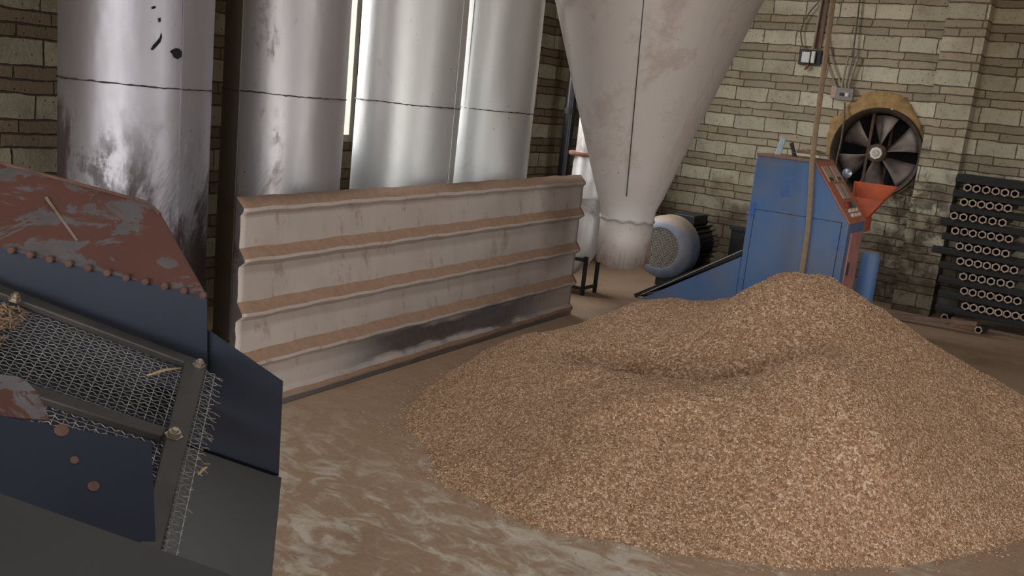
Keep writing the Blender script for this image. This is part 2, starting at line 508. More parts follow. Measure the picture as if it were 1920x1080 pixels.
M['char'] = simple('charcoal', (33, 30, 29), .75, 0, .3, 40, .4)
M['char_end'] = simple('ashy_cut_end', (164, 142, 122), .9, 0, .25, 60, .4)
M['wood'] = simple('old_plank', (112, 90, 74), .85, 0, .2, 14, .3)
M['brick_red'] = simple('old_brick', (120, 84, 64), .9, 0, .25, 20, .5)
M['cloth'] = simple('dusty_rag', (138, 110, 86), .95, 0, .25, 20, .5)
M['straw'] = simple('straw', (186, 156, 112), .8, 0, .2, 30)
M['frame_grey'] = simple('window_frame_grey', (170, 164, 150), .6, 0, .1)
def mat_grain(name, base_surface):
    t = NT(name)
    if base_surface:
        v = t.voro(95, out='Color')
        f = t.sep(v)[0]
        h = t.voro(95)
        nrm = t.bump(t.math('MULTIPLY', h, -1), .8, .006)
    else:
        g = t.n('ShaderNodeNewGeometry')
        f = g.outputs['Random Per Island']
        nrm = None
    col = t.ramp(f, [(0, lin((122, 88, 60))), (.35, lin((162, 124, 92))), (.72, lin((190, 153, 119))), (1, lin((232, 206, 178)))])
    if base_surface:
        col = t.mix(.35, col, lin((120, 84, 54)))
    return t.out(col, .7, 0, nrm, .35)
M['grain_bed'] = mat_grain('husk_bed', True)
M['grain'] = mat_grain('husk_grain', False)

# ================================================================== the setting
def struct(o):
    o['kind'] = 'structure'
    return o
def wall_with_holes(name, u0, u1, z0, z1, holes, place, mat, t):
    """rectangular wall with rectangular holes; place(u, w, z) -> world, w = depth 0..t"""
    us = sorted({u0, u1} | {h[0] for h in holes} | {h[1] for h in holes})
    zs = sorted({z0, z1} | {h[2] for h in holes} | {h[3] for h in holes})
    b = MB()
    cells = {}
    for i in range(len(us) - 1):
        for j in range(len(zs) - 1):
            cu, cz = (us[i] + us[i + 1]) / 2, (zs[j] + zs[j + 1]) / 2
            cells[i, j] = not any(h[0] < cu < h[1] and h[2] < cz < h[3] for h in holes)
    V = {}
    def v(i, j, k):
        if (i, j, k) not in V: V[i, j, k] = b.V(place(us[i], t * k, zs[j]))
        return V[i, j, k]
    for (i, j), solid in cells.items():
        if not solid: continue
        for k in (0, 1):
            b.face([v(i, j, k), v(i + 1, j, k), v(i + 1, j + 1, k), v(i, j + 1, k)])
        for (di, dj, a, c) in ((-1, 0, (i, j), (i, j + 1)), (1, 0, (i + 1, j), (i + 1, j + 1)), (0, -1, (i, j), (i + 1, j)), (0, 1, (i, j + 1), (i + 1, j + 1))):
            if not cells.get((i + di, j + dj), False):
                b.face([v(*a, 0), v(*c, 0), v(*c, 1), v(*a, 1)])
    return struct(b.build(name, mat))

b = MB(); b.box((XL - .3, YF - .3, -.12), (XR + .3, YB + .3, 0)); struct(b.build('floor', M['floor']))
wall_with_holes('ceiling', XL - .3, XR + .3, YF - .3, YB + .3, ROOF_FILL, lambda u, w, z: (u, z, ZC + w), M['ceiling'], .1)
wall_with_holes('wall_left', YF, YB, 0, ZC, WIN, lambda u, w, z: (XL - w, u, z), M['brick_left'], .22)
wall_with_holes('wall_right', YF, YB, 0, ZC, [DOOR_R], lambda u, w, z: (XR + w, u, z), M['plaster'], .22)
wall_with_holes('wall_front', XL - .22, XR + .22, 0, ZC, [DOOR_F], lambda u, w, z: (u, YF - w, z), M['plaster'], .22)

# back wall with the round opening of the extractor fan
FC = onY(1641, 287, YB - .05); FC = Vector((FC.x, YB, FC.z)); FR = .435
b = MB()
NH = 64
x0, x1 = XL - .22, XR + .22
for k in (0, 1):
    pass
def back_ring(yy):
    inner = [b.V((FC.x + FR * cos(2 * pi * i / NH), yy, FC.z + FR * sin(2 * pi * i / NH))) for i in range(NH)]
    sq = []
    S = .7
    for i in range(NH):
        c, s_ = cos(2 * pi * i / NH), sin(2 * pi * i / NH)
        k = S / max(abs(c), abs(s_))
        sq.append(b.V((FC.x + k * c, yy, FC.z + k * s_)))
    for i in range(NH):
        b.face([inner[i], inner[(i + 1) % NH], sq[(i + 1) % NH], sq[i]])
    xa, xb, za, zb = FC.x - S, FC.x + S, FC.z - S, FC.z + S
    for (p, q, r, s2) in ((x0, xa, 0, ZC), (xb, x1, 0, ZC), (xa, xb, 0, za), (xa, xb, zb, ZC)):
        b.face([b.V((p, yy, r)), b.V((q, yy, r)), b.V((q, yy, s2)), b.V((p, yy, s2))])
    return inner
i0 = back_ring(YB); i1 = back_ring(YB + .24)
for i in range(NH):
    b.face([i0[i], i0[(i + 1) % NH], i1[(i + 1) % NH], i1[i]])
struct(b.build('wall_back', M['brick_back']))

# brick pillars standing out of the back wall
PX0, PX1 = -1.74, -1.395
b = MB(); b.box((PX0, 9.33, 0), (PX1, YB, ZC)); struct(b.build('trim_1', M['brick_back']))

# window frames in the left wall
for k, (a, c, z0, z1) in enumerate(WIN):
    b = MB()
    w = .045
    b.box((XL - .12, a, z0), (XL - .06, a + w, z1)); b.box((XL - .12, c - w, z0), (XL - .06, c, z1))
    b.box((XL - .12, a + w, z0), (XL - .06, c - w, z0 + w)); b.box((XL - .12, a + w, z1 - w), (XL - .06, c - w, z1))
    struct(b.build('window_%d' % (k + 1), M['frame_grey']))

# ================================================================== big steel pipes
PR = .36
PIPES = [(-4.25, 2.91), (-4.36, 3.99), (-4.30, 5.06), (-4.31, 6.02)]
PIPE_LABELS = ['stained galvanised steel pipe with black puncture marks, leftmost of the four tall pipes',
               'tall galvanised pipe with a dark brown left flank behind the leaning panel, second from left',
               'pale tall galvanised pipe just right of the bright window slit, third from left',
               'tall bright galvanised pipe nearest the cone hopper, rightmost of the four tall pipes']
PIPE_MATS = ['pipe_stained', 'pipe', 'pipe_bright', 'pipe_bright']
WZ = 1.5
for i, (px, py) in enumerate(PIPES):
    t = thing('steel_pipe', PIPE_LABELS[i], 'pipe', (px, py, 0), 'row of tall steel pipes along the left wall')
    cd = atan2(-py, -px)                       # direction towards the viewer's side
    for name, z0, z1 in (('lower_section', 0.0, WZ), ('upper_section', WZ, ZC)):
        b = MB()
        n = 96
        nz = 14 if z0 == 0 else 26
        rings = []
        for j in range(nz + 1):
            z = z0 + (z1 - z0) * j / nz
            ring = []
            for k in range(n):
                a = 2 * pi * k / n
                r = PR + .0025 * sin(3 * a + z * 2.1 + i) + .002 * sin(5 * a - z * 3.3 + 2 * i)
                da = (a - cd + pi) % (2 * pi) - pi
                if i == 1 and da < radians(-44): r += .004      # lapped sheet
                if i == 3 and da < radians(-20): r += .003
                ring.append(b.V((px + r * cos(a), py + r * sin(a), z)))
            rings.append(ring)
        for j in range(nz):
            for k in range(n):
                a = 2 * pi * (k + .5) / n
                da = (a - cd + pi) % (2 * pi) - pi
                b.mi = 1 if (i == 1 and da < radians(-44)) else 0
                b.face([rings[j][k], rings[j][(k + 1) % n], rings[j + 1][(k + 1) % n], rings[j + 1][k]])
        if z0 == 0: b.face(rings[0][::-1])
        b.build(name, [M[PIPE_MATS[i]], M['flank_brown']], t, smooth=True, auto=30)
    b = MB()                                   # ragged girth weld
    pts = []
    for k in range(121):
        a = 2 * pi * k / 120
        pts.append((px + (PR + .003) * cos(a), py + (PR + .003) * sin(a), WZ + .0015 * sin(5 * a + i) + .002 * random.uniform(-1, 1)))
    b.tube(pts, [random.uniform(.002, .005) for _ in pts], 6)
    b.build('weld_seam', M['seam'], t, smooth=True)
    # longitudinal seam
    sa = cd + radians((33, -44, 60, -28)[i])
    b = MB()
    b.bar((px + (PR + .004) * cos(sa), py + (PR + .004) * sin(sa), .02), (px + (PR + .004) * cos(sa), py + (PR + .004) * sin(sa), ZC - .02), .006, .004, (-sin(sa), cos(sa), 0))
    b.build('lap_seam', M['wire'] if i == 1 else M[PIPE_MATS[i]], t)
    if i == 0:
        def decal(pix, name):
            b = MB()
            vs = []
            for (x, y) in pix:
                d = ray(x, y)
                # hit the cylinder
                A = d.x ** 2 + d.y ** 2; B = 2 * (-px * d.x - py * d.y); Cc = px * px + py * py - (PR + .006) ** 2
                s_ = (-B - math.sqrt(max(0, B * B - 4 * A * Cc))) / (2 * A)
                vs.append(CAM + d * s_)
            c = Vector((px, py, 0))
            outer = [b.V(p) for p in vs]
            inn = [b.V(p + Vector((px - p.x, py - p.y, 0)) * .03) for p in vs]
            b.face(outer)
            for q in range(len(vs)):
                b.face([outer[q], outer[(q + 1) % len(vs)], inn[(q + 1) % len(vs)], inn[q]])
            b.face(inn[::-1])
            return b.build(name, M['hole'], t)
        decal([(319, 97), (324, 93), (331, 90), (338, 92), (341, 99), (340, 107), (334, 111), (327, 108), (324, 101)], 'puncture')
        decal([(283, 93), (288, 84), (294, 78), (300, 71), (303, 62), (304, 70), (301, 79), (294, 87), (287, 94)], 'puncture')
        decal([(284, 14), (289, 11), (293, 12), (291, 16), (286, 17)], 'puncture')
        decal([(297, 35), (301, 33), (302, 40), (299, 42)], 'puncture')

# ================================================================== leaning ribbed sheet
def make_panel():
    BL, BR = Vector((-3.35, 2.84, 0.0)), Vector((-3.51, 6.25, 0.0))
    TL, TR = onX(452, 370, -3.58), onX(1095, 327, -3.60)
    t = thing('ribbed_sheet_panel', 'dusty ribbed sheet steel panel leaning upright in front of the tall pipes', 'metal sheet', (BL + BR) / 2)
    L = (BR - BL)
    up = ((TL - BL) + (TR - BR)) / 2
    nrm = L.cross(up).normalized()
    if nrm.x < 0: nrm = -nrm
    # profile down the sheet: (fraction from top 0..1, offset along normal, material)
    prof = [(0.0, -.028, 1), (.052, .022, 0), (.068, .024, 0), (.085, .004, 0)]
    for c in (.248, .497, .728):
        prof += [(c - .012, .002, 1), (c + .038, .042, 0), (c + .052, .043, 0), (c + .075, .003, 0)]
    prof += [(.925, .004, 0), (.945, .030, 1), (.965, .034, 0), (1.0, .006, 0)]
    fr = []
    for (f0, o0, m0), (f1, o1, m1) in zip(prof, prof[1:]):
        n = max(1, int((f1 - f0) / .03))
        for q in range(n):
            fr.append((f0 + (f1 - f0) * q / n, o0 + (o1 - o0) * q / n, m0))
    fr.append(prof[-1])
    N = 90
    dents = [(random.random(), random.uniform(.05, .95), random.uniform(.03, .09), random.uniform(-.012, .012)) for _ in range(26)]
    b = MB()
    rows = []
    for f, o, mi in fr:
        r = []
        for k in range(N + 1):
            s = k / N
            p = (TL + (TR - TL) * s) * (1 - f) + (BL + (BR - BL) * s) * f
            d = sum(h * math.exp(-((s - a) ** 2 / (w * .6) ** 2 + (f - c) ** 2 / w ** 2)) for a, c, w, h in dents)
            wob = .0015 * sin(s * 31 + f * 5) + .002 * sin(s * 77 + 3 + f * 9)
            edge = random.uniform(-.003, .003) if k in (0, N) else 0
            q = p + nrm * (o + d) + up.normalized() * wob * (0 if f > .99 else 1) + L.normalized() * edge
            q.z = max(q.z, 0.001)
            r.append(b.V(q))
        rows.append(r)
    for j in range(len(fr) - 1):
        for k in range(N):
            mi = fr[j][2]
            fm = (fr[j][0] + fr[j + 1][0]) / 2
            
            b.mi = mi
            b.face([rows[j][k], rows[j][k + 1], rows[j + 1][k + 1], rows[j + 1][k]])
    o = b.build('ribbed_sheet', [M['panel'], M['dust'], M['panel_clean']], t, smooth=True, auto=25)
    s = o.modifiers.new('thick', 'SOLIDIFY'); s.thickness = .003; s.offset = 0
    # bottom angle rail
    b = MB()
    b.bar(BL + nrm * .012 + Vector((0, 0, .012)), BR + nrm * .012 + Vector((0, 0, .012)), .02, .022, nrm)
    b.build('bottom_rail', M['panel_clean'], t)
    return BL, BR
make_panel()

# ================================================================== cone hopper
def make_cone():
    c = dep(1176, 410, 6.5)
    cx, cy = c.x, c.y
    t = thing('cone_hopper', 'large pale steel cone hopper hanging over the floor with a short ragged spout', 'hopper', (cx, cy, .57))
    rs = 98 / FPX * 6.45 / 2
    ztop = 2.9
    slope = (.70 - rs) / (2.36 - .87)
    b = MB()
    n = 80
    prof = [(.865, rs), (.95, rs + .01)] + [(z, rs + .01 + slope * (z - .93)) for z in np.linspace(1.05, ztop, 14)]
    rings = []
    for z, r in prof:
        rings.append([b.V((cx + (r + .006 * sin(3 * 2 * pi * k / n + z * 2) + .004 * sin(7 * 2 * pi * k / n + 1)) * cos(2 * pi * k / n), cy + (r + .006 * sin(3 * 2 * pi * k / n + z * 2)) * sin(2 * pi * k / n), z)) for k in range(n)])
    for a, bb in zip(rings, rings[1:]):
        for k in range(n): b.face([a[k], a[(k + 1) % n], bb[(k + 1) % n], bb[k]])
    b.build('cone', M['cone'], t, smooth=True, auto=0)
    rt = prof[-1][1]
    b = MB(); b.lathe((cx, cy, 0), (0, 0, 1), [(ztop, rt), (ztop + .02, rt + .03), (ztop + .04, rt), (ZC, rt)], 80)
    b.build('drum', M['cone'], t, smooth=True)
    b = MB()   # spout with a torn lower edge
    n = 72
    top, mid, bot, inn = [], [], [], []
    for k in range(n):
        a = 2 * pi * k / n
        rag = random.uniform(-.01, .01) + .02 * sin(a * 2.0 + 1.0)
        for lst, z, r in ((top, .88, rs + .004), (mid, .72, rs + .004), (bot, .56 + rag, rs + .003)):
            lst.append(b.V((cx + r * cos(a), cy + r * sin(a), z)))
    for a_, b_ in ((bot, mid), (mid, top)):
        for k in range(n): b.face([a_[k], a_[(k + 1) % n], b_[(k + 1) % n], b_[k]])
    o = b.build('spout', M['spout'], t, smooth=True, auto=0)
    s = o.modifiers.new('thick', 'SOLIDIFY'); s.thickness = .004; s.offset = -1
    b = MB()
    pts = [(cx + (rs + .006) * cos(2 * pi * k / 90), cy + (rs + .006) * sin(2 * pi * k / 90), .875 + .006 * sin(11 * 2 * pi * k / 90) + random.uniform(-.003, .003)) for k in range(91)]
    b.tube(pts, [random.uniform(.004, .009) for _ in pts], 6)
    b.build('weld_seam', M['spout'], t, smooth=True)
    cd = atan2(-cy, -cx) - radians(6)
    b = MB()
    zb = 1.0
    b.tube([(cx + (rs + .012 + slope * (z - .93)) * cos(cd), cy + (rs + .012 + slope * (z - .93)) * sin(cd), z) for z in np.linspace(1.05, ztop, 12)], .0035, 6)
    b.build('lap_seam', M['seam'], t)
    b = MB()
    p = onP(1257, 74, Vector((cx, cy, 0)) + Vector((cos(cd), sin(cd), 0)) * .62, Vector((cos(cd), sin(cd), 0)))
    return t
make_cone()

# ================================================================== white duct with elbow on a steel stand
def make_duct():
    cx, cy = -3.90, 7.05
    t = thing('dust_duct', 'pale vertical duct with rusty flange and elbow between the panel and the cone', 'duct', (cx, cy, .0))
    b = MB()
    b.lathe((cx, cy, 0), (0, 0, 1), [(1.20, .15), (1.3, .15), (ZC, .15)], 40); b.build('riser', M['duct'], t, smooth=True)
    b = MB()
    b.lathe((cx, cy, 0), (0, 0, 1), [(1.185, .14), (1.185, .205), (1.20, .21), (1.215, .205), (1.215, .14)], 40); b.build('flange', M['rust'], t, smooth=True)
    b = MB()
    b.lathe((cx, cy, 0), (0, 0, 1), [(1.187, .15), (1.12, .16), (.86, .165), (.835, .175), (.83, .14), (.72, .13)], 40); b.build('reducer', M['duct'], t, smooth=True)
    b = MB()
    pts, rr = [], []
    for k in range(15):
        a = pi / 2 * k / 14
        R = .26
        pts.append(Vector((cx - R * (1 - cos(a)), cy - .1 * (1 - cos(a)), .50 - R * sin(a) + .0)))
        rr.append(.155)
    pts = [Vector((cx, cy, .73)), Vector((cx, cy, .69)), Vector((cx, cy, .6))] + pts + [Vector((cx - .42, cy - .13, .24))]
    rr = [.13, .15, .155] + rr + [.155]
    b.tube(pts, rr, 36); b.build('elbow', M['duct'], t, smooth=True)
    b = MB()
    for (sx, sy) in ((.11, -.1), (.11, .12), (-.17, -.14), (-.17, .12)):
        b2 = MB(); b2.box((cx + sx - .014, cy + sy - .014, 0), (cx + sx + .014, cy + sy + .014, .34)); b2.build('leg', M['black'], t)
    for lo, hi in (((cx - .17, cy - .13, .05), (cx + .11, cy - .11, .075)), ((cx - .18, cy - .11, .05), (cx - .16, cy + .12, .075)), ((cx + .1, cy - .1, .05), (cx + .12, cy + .12, .075)), ((cx - .17, cy - .15, .30), (cx + .11, cy - .12, .33))):
        b = MB(); b.box(lo, hi); b.build('cross_brace', M['black'], t)
    # black down pipe by the wall
    p = onX(1070, 200, -4.85)
    t2 = thing('black_standpipe', 'black vertical pipe beside the pale duct at the dark wall', 'pipe', (p.x, p.y, 0))
    b = MB(); b.lathe((p.x, p.y, 0), (0, 0, 1), [(0, .058), (ZC, .058)], 24, True, True); b.build('pipe_body', M['black_pipe'], t2, smooth=True)
    zc = onX(1072, 208, -4.85).z
    b = MB(); b.lathe((p.x, p.y, 0), (0, 0, 1), [(zc - .03, .058), (zc - .03, .068), (zc + .03, .068), (zc + .03, .058)], 24); b.build('coupling', M['black'], t2, smooth=True)
make_duct()

# ================================================================== blue press machine
def make_press():
    Y0, Y1 = 7.35, 7.85
    xl, xr, xs = -2.58, -1.78, -2.12
    zt, zs = 1.36, .925
    t = thing('briquette_press', 'blue and red briquette press with a sloping control panel behind the husk heap', 'machine', ((xl + xr) / 2, Y0 + .25, 0))
    body = MB()
    body.prism([(xl, Y0, 0), (xr, Y0, 0), (xr, Y0, zs), (xs, Y0, zt), (xl, Y0, zt)], (0, Y1 - Y0, 0))
    body.build('cabinet', M['blue'], t, bevel=.008)
    # door seams: a panel slightly proud of the side
    b = MB(); b.box((xl + .055, Y0 - .006, .03), (xr - .055, Y0 - .0005, .93)); b.build('side_door', M['blue'], t, bevel=.003)
    b = MB(); b.box((xl + .051, Y0 - .0025, .026), (xr - .051, Y0 - .0004, .934)); b.build('door_gap', M['hole'], t)
    b = MB(); b.box((xl, Y0 - .012, zt - .004), (xs + .01, Y1 + .01, zt + .018)); b.build('top_plate', M['dust'], t, bevel=.004)
    # sloped control panel
    d = Vector((xr - xs, 0, zs - zt)); ln = d.length; d.normalize()
    n = Vector((-d.z, 0, d.x)); n = n if n.z > 0 else -n
    def P(s, w, h=0): return Vector((xs, Y0, zt)) + d * (s * ln) + Vector((0, 1, 0)) * (w * (Y1 - Y0)) + n * h
    def slab(s0, s1, w0, w1, h0, h1, name, mat, par, bev=.003):
        b = MB()
        b.hexa([P(s0, w0, h0), P(s1, w0, h0), P(s1, w1, h0), P(s0, w1, h0)], [P(s0, w0, h1), P(s1, w0, h1), P(s1, w1, h1), P(s0, w1, h1)])
        return b.build(name, mat, par, bevel=bev)
    cp = slab(-.03, 1.0, -.01, 1.01, .0005, .012, 'control_panel', M['red_panel'], t)
    for (s0, s1, w0, w1) in ((.08, .34, .10, .42), (.08, .34, .56, .88), (.38, .62, .34, .74)):
        mt = slab(s0, s1, w0, w1, .012, .022, 'meter', M['meter'], cp)
        if s0 < .2: slab(s1 - .07, s1 - .01, w0 + .04, w1 - .08, .022, .024, 'meter_slot', M['btn_black'], cp, 0)
        else: slab(s0 + .03, s1 - .03, w0 + .12, w0 + .2, .022, .024, 'meter_slot', M['grey_plastic'], cp, 0)
    for j, mt in enumerate(('btn_red', 'btn_black', 'btn_green')):
        slab(.68, .76, .26 + j * .18, .38 + j * .18, .012, .03, 'button', M[mt], cp)
    for r_ in range(2):
        for j in range(3):
            b = MB(); b.lathe(P(.81 + r_ * .075, .30 + j * .2, .012), n, [(0, .018), (.02, .016), (.022, .0)], 12); b.build('knob', M['knob'], cp, smooth=True)
    # narrow end with pink door
    b = MB(); b.box((xr - .002, Y0 + .1, .02), (xr + .010, Y1 - .07, zs - .07)); dr = b.build('end_door', M['pink'], t, bevel=.003)
    b = MB(); b.box((xr + .010, Y0 + .12, .52), (xr + .022, Y0 + .14, .62)); b.build('door_handle', M['btn_black'], dr)
    # latch and handle on top
    a = onY(1458, 290, Y0 + .15); e = onY(1470, 258, Y0 + .15)
    a.z = zt + .012
    b = MB(); b.bar(a, e, .05, .008, (1, -.3, -.5)); b.build('latch_plate', M['gauge'], t, bevel=.002)
    a = onY(1491, 291, Y0 + .15); e = onY(1484, 268, Y0 + .15); a.z = zt + .012
    b = MB(); b.tube([a, (a + e) / 2, e], [.02, .014, .018], 8); b.build('lever', M['black'], t)
    # orange feed hopper at the far end
    fr_, bk_ = onY(1656, 377, 7.92), onY(1684, 352, 8.26)
    zr = (fr_.z + bk_.z) / 2
    b = MB()
    top = [Vector((fr_.x - .24, 7.92, fr_.z)), Vector((fr_.x, 7.92, fr_.z)), Vector((bk_.x, 8.26, bk_.z)), Vector((bk_.x - .36, 8.26, bk_.z))]
    low = [Vector((fr_.x - .2, 7.93, zr - .2)), Vector((fr_.x - .1, 7.93, zr - .2)), Vector((fr_.x - .1, 8.05, zr - .2)), Vector((fr_.x - .2, 8.05, zr - .2))]
    ro = [[b.V(p) for p in r] for r in (low, top)]
    for k in range(4): b.face([ro[0][k], ro[0][(k + 1) % 4], ro[1][(k + 1) % 4], ro[1][k]])
    o = b.build('feed_hopper', M['orange'], t); sm = o.modifiers.new('thick', 'SOLIDIFY'); sm.thickness = .012
    b = MB(); b.box((fr_.x - .21, 7.851, zr - .32), (fr_.x - .09, 8.06, zr - .2)); b.build('feed_throat', M['orange'], t, bevel=.01)
    b = MB(); b.lathe((-1.74, 8.10, 0), (0, 0, 1), [(0, .075), (.62, .075), (.66, .06)], 24, True, True); b.build('side_cylinder', M['blue'], t, smooth=True)
    g = onY(1588, 325, 7.95)
    b = MB(); b.lathe(g, (g - CAM).normalized() * -1, [(-.04, .02), (-.02, .038), (.015, .04), (.02, .032), (.026, 0)], 20); gg = b.build('gauge', M['gauge'], t, smooth=True)
    b = MB(); b.tube([g + Vector((0, .02, -.04)), (g.x, g.y, 1.1), (xr - .08, 7.8, .96)], .014, 8); b.build('gauge_stem', M['black'], t)
    # sloping motor bed
    xb = -3.42
    b = MB(); b.prism([(xb, Y0, 0), (xl, Y0, 0), (xl, Y0, .53)], (0, .012, 0)); b.build('bed_side', M['blue'], t)
    b = MB(); b.prism([(xb - .05, Y1 + .45, 0), (xl, Y1 + .45, 0), (xl, Y1 + .45, .53)], (0, .012, 0)); b.build('bed_side', M['black'], t)
    for yy in (Y0 - .004, Y0 + .10):
        b = MB(); b.bar((xb - .06, yy + .01, .012), (xl, yy + .01, .565), .03, .035, (0, 1, 0)); b.build('bed_rail', M['black'], t)
    b = MB(); b.bar((xb + .0, Y0 - .012, .035), (xl, Y0 - .012, .583), .01, .006, (0, 1, 0)); b.build('bed_edge', M['frame_grey'], t)
    b = MB(); b.bar((xb - .06, Y1 - .1, .012), (xl, Y1 - .1, .545), .62, .02, (0, 1, 0)); b.build('bed_plate', M['black'], t)
    # the motor
    mx, mz, mr = -3.475, .415, .27
    my = 7.72
    mo = MB(); mo.lathe((mx, my, mz), (0, 1, 0), [(.20, mr - .06), (.76, mr - .06), (.80, mr - .1)], 40, True, True)
    motor = mo.build('electric_motor', M['fin'], t, smooth=True)
    for k in range(30):
        a = 2 * pi * k / 30
        u = Vector((cos(a), 0, sin(a)))
        fb = MB() if k == 0 else fb
        fb.bar(Vector((mx, my + .2, mz)) + u * (mr - .035), Vector((mx, my + .76, mz)) + u * (mr - .035), .05, .008, u)
    fb.build('cooling_fins', M['fin'], motor)
    b = MB(); b.lathe((mx, my, mz), (0, 1, 0), [(-.005, .185), (-.005, .205), (.02, .245), (.06, mr + .01), (.10, mr + .02), (.24, mr + .02), (.25, mr - .02)], 56)
    b.build('fan_cover', M['motor_dust'], motor, smooth=True, auto=50)
    # perforated grille: crossing wires in a disc
    b = MB()
    R = .19
    for k in range(-9, 10):
        w = k * .0205
        h = math.sqrt(max(0, R * R - w * w))
        for (ux, uz) in ((.707, .707), (-.707, .707)):
            p = Vector((mx + ux * w, my + .004, mz + uz * w)); q = Vector((-uz, 0, ux)) * h
            b.bar(p - q, p + q, .0105, .003, (ux, 0, uz))
    b.build('grille', M['grille'], motor)
    b = MB(); b.lathe((mx, my + .02, mz), (0, 1, 0), [(0, .0), (0, .2)], 32); b.build('grille_back', M['hole'], motor)
    b = MB(); b.box((mx - .03, my + .3, mz + mr - .06), (mx + .17, my + .62, mz + mr + .03)); b.build('terminal_box', M['fin'], motor, bevel=.01)
    for yy in (.3, .66):
        b = MB(); b.box((mx - .12, my + yy - .04, .02), (mx + .22, my + yy + .04, mz - mr + .12)); b.build('foot', M['black'], motor, bevel=.005)
    # belt guard behind
    b = MB()
    b.box((-3.1, 8.45, .06), (-2.5, 8.47, .60)); b.box((-3.1, 8.95, .0), (-2.5, 8.97, .60)); b.box((-3.1, 8.45, .04), (-2.5, 8.97, .06)); b.box((-3.12, 8.44, .60), (-2.48, 8.49, .63))
    b.box((-2.62, 7.86, .04), (-2.5, 8.46, .5))
    b.build('belt_guard', M['black'], t)
    # rag on top
    p = onY(1518, 296, Y0 + .22)
    b = MB()
    N = 14
    g = [[None] * (N + 1) for _ in range(N + 1)]
    for i in range(N + 1):
        for j in range(N + 1):
            u, v = i / N - .5, j / N - .5
            ed = max(0, 1 - 4 * (u * u + v * v))
            z = zt + .022 + .05 * ed * (.5 + .5 * sin(u * 17 + 3 * v) * cos(v * 14 + u * 5)) + .006
            g[i][j] = b.V((xs - .11 + u * .26, Y0 + .25 + v * .24, z))
    for i in range(N):
        for j in range(N): b.face([g[i][j], g[i + 1][j], g[i + 1][j + 1], g[i][j + 1]])
    o = b.build('rag', M['cloth'], None, smooth=True); o.location.z = .022
    sm = o.modifiers.new('thick', 'SOLIDIFY'); sm.thickness = .004; sm.offset = 1
    tag(o, 'crumpled dusty rag lying on top of the blue press', 'rag')
    # brown hose hanging in front
    Yh = Y0 - .09
    q = [onY(x, y, Yh) for x, y in ((1562, 0), (1545, 130), (1530, 240), (1523, 300), (1519, 380), (1515, 430), (1508, 480), (1500, 530))]
    top = q[0] + (q[0] - q[1]).normalized() * 0
    top = Vector((q[0].x + .02, Yh, ZC - .01))
    end = onY(1478, 600, Yh); end.z = .015
    b = MB(); b.tube([top, (top + q[0]) / 2] + q + [(q[-1] + end) / 2, end], .02, 10)
    tag(b.build('hanging_hose', M['hose'], None, smooth=True), 'long brown hose hanging from the roof across the front of the blue press', 'hose')
make_press()

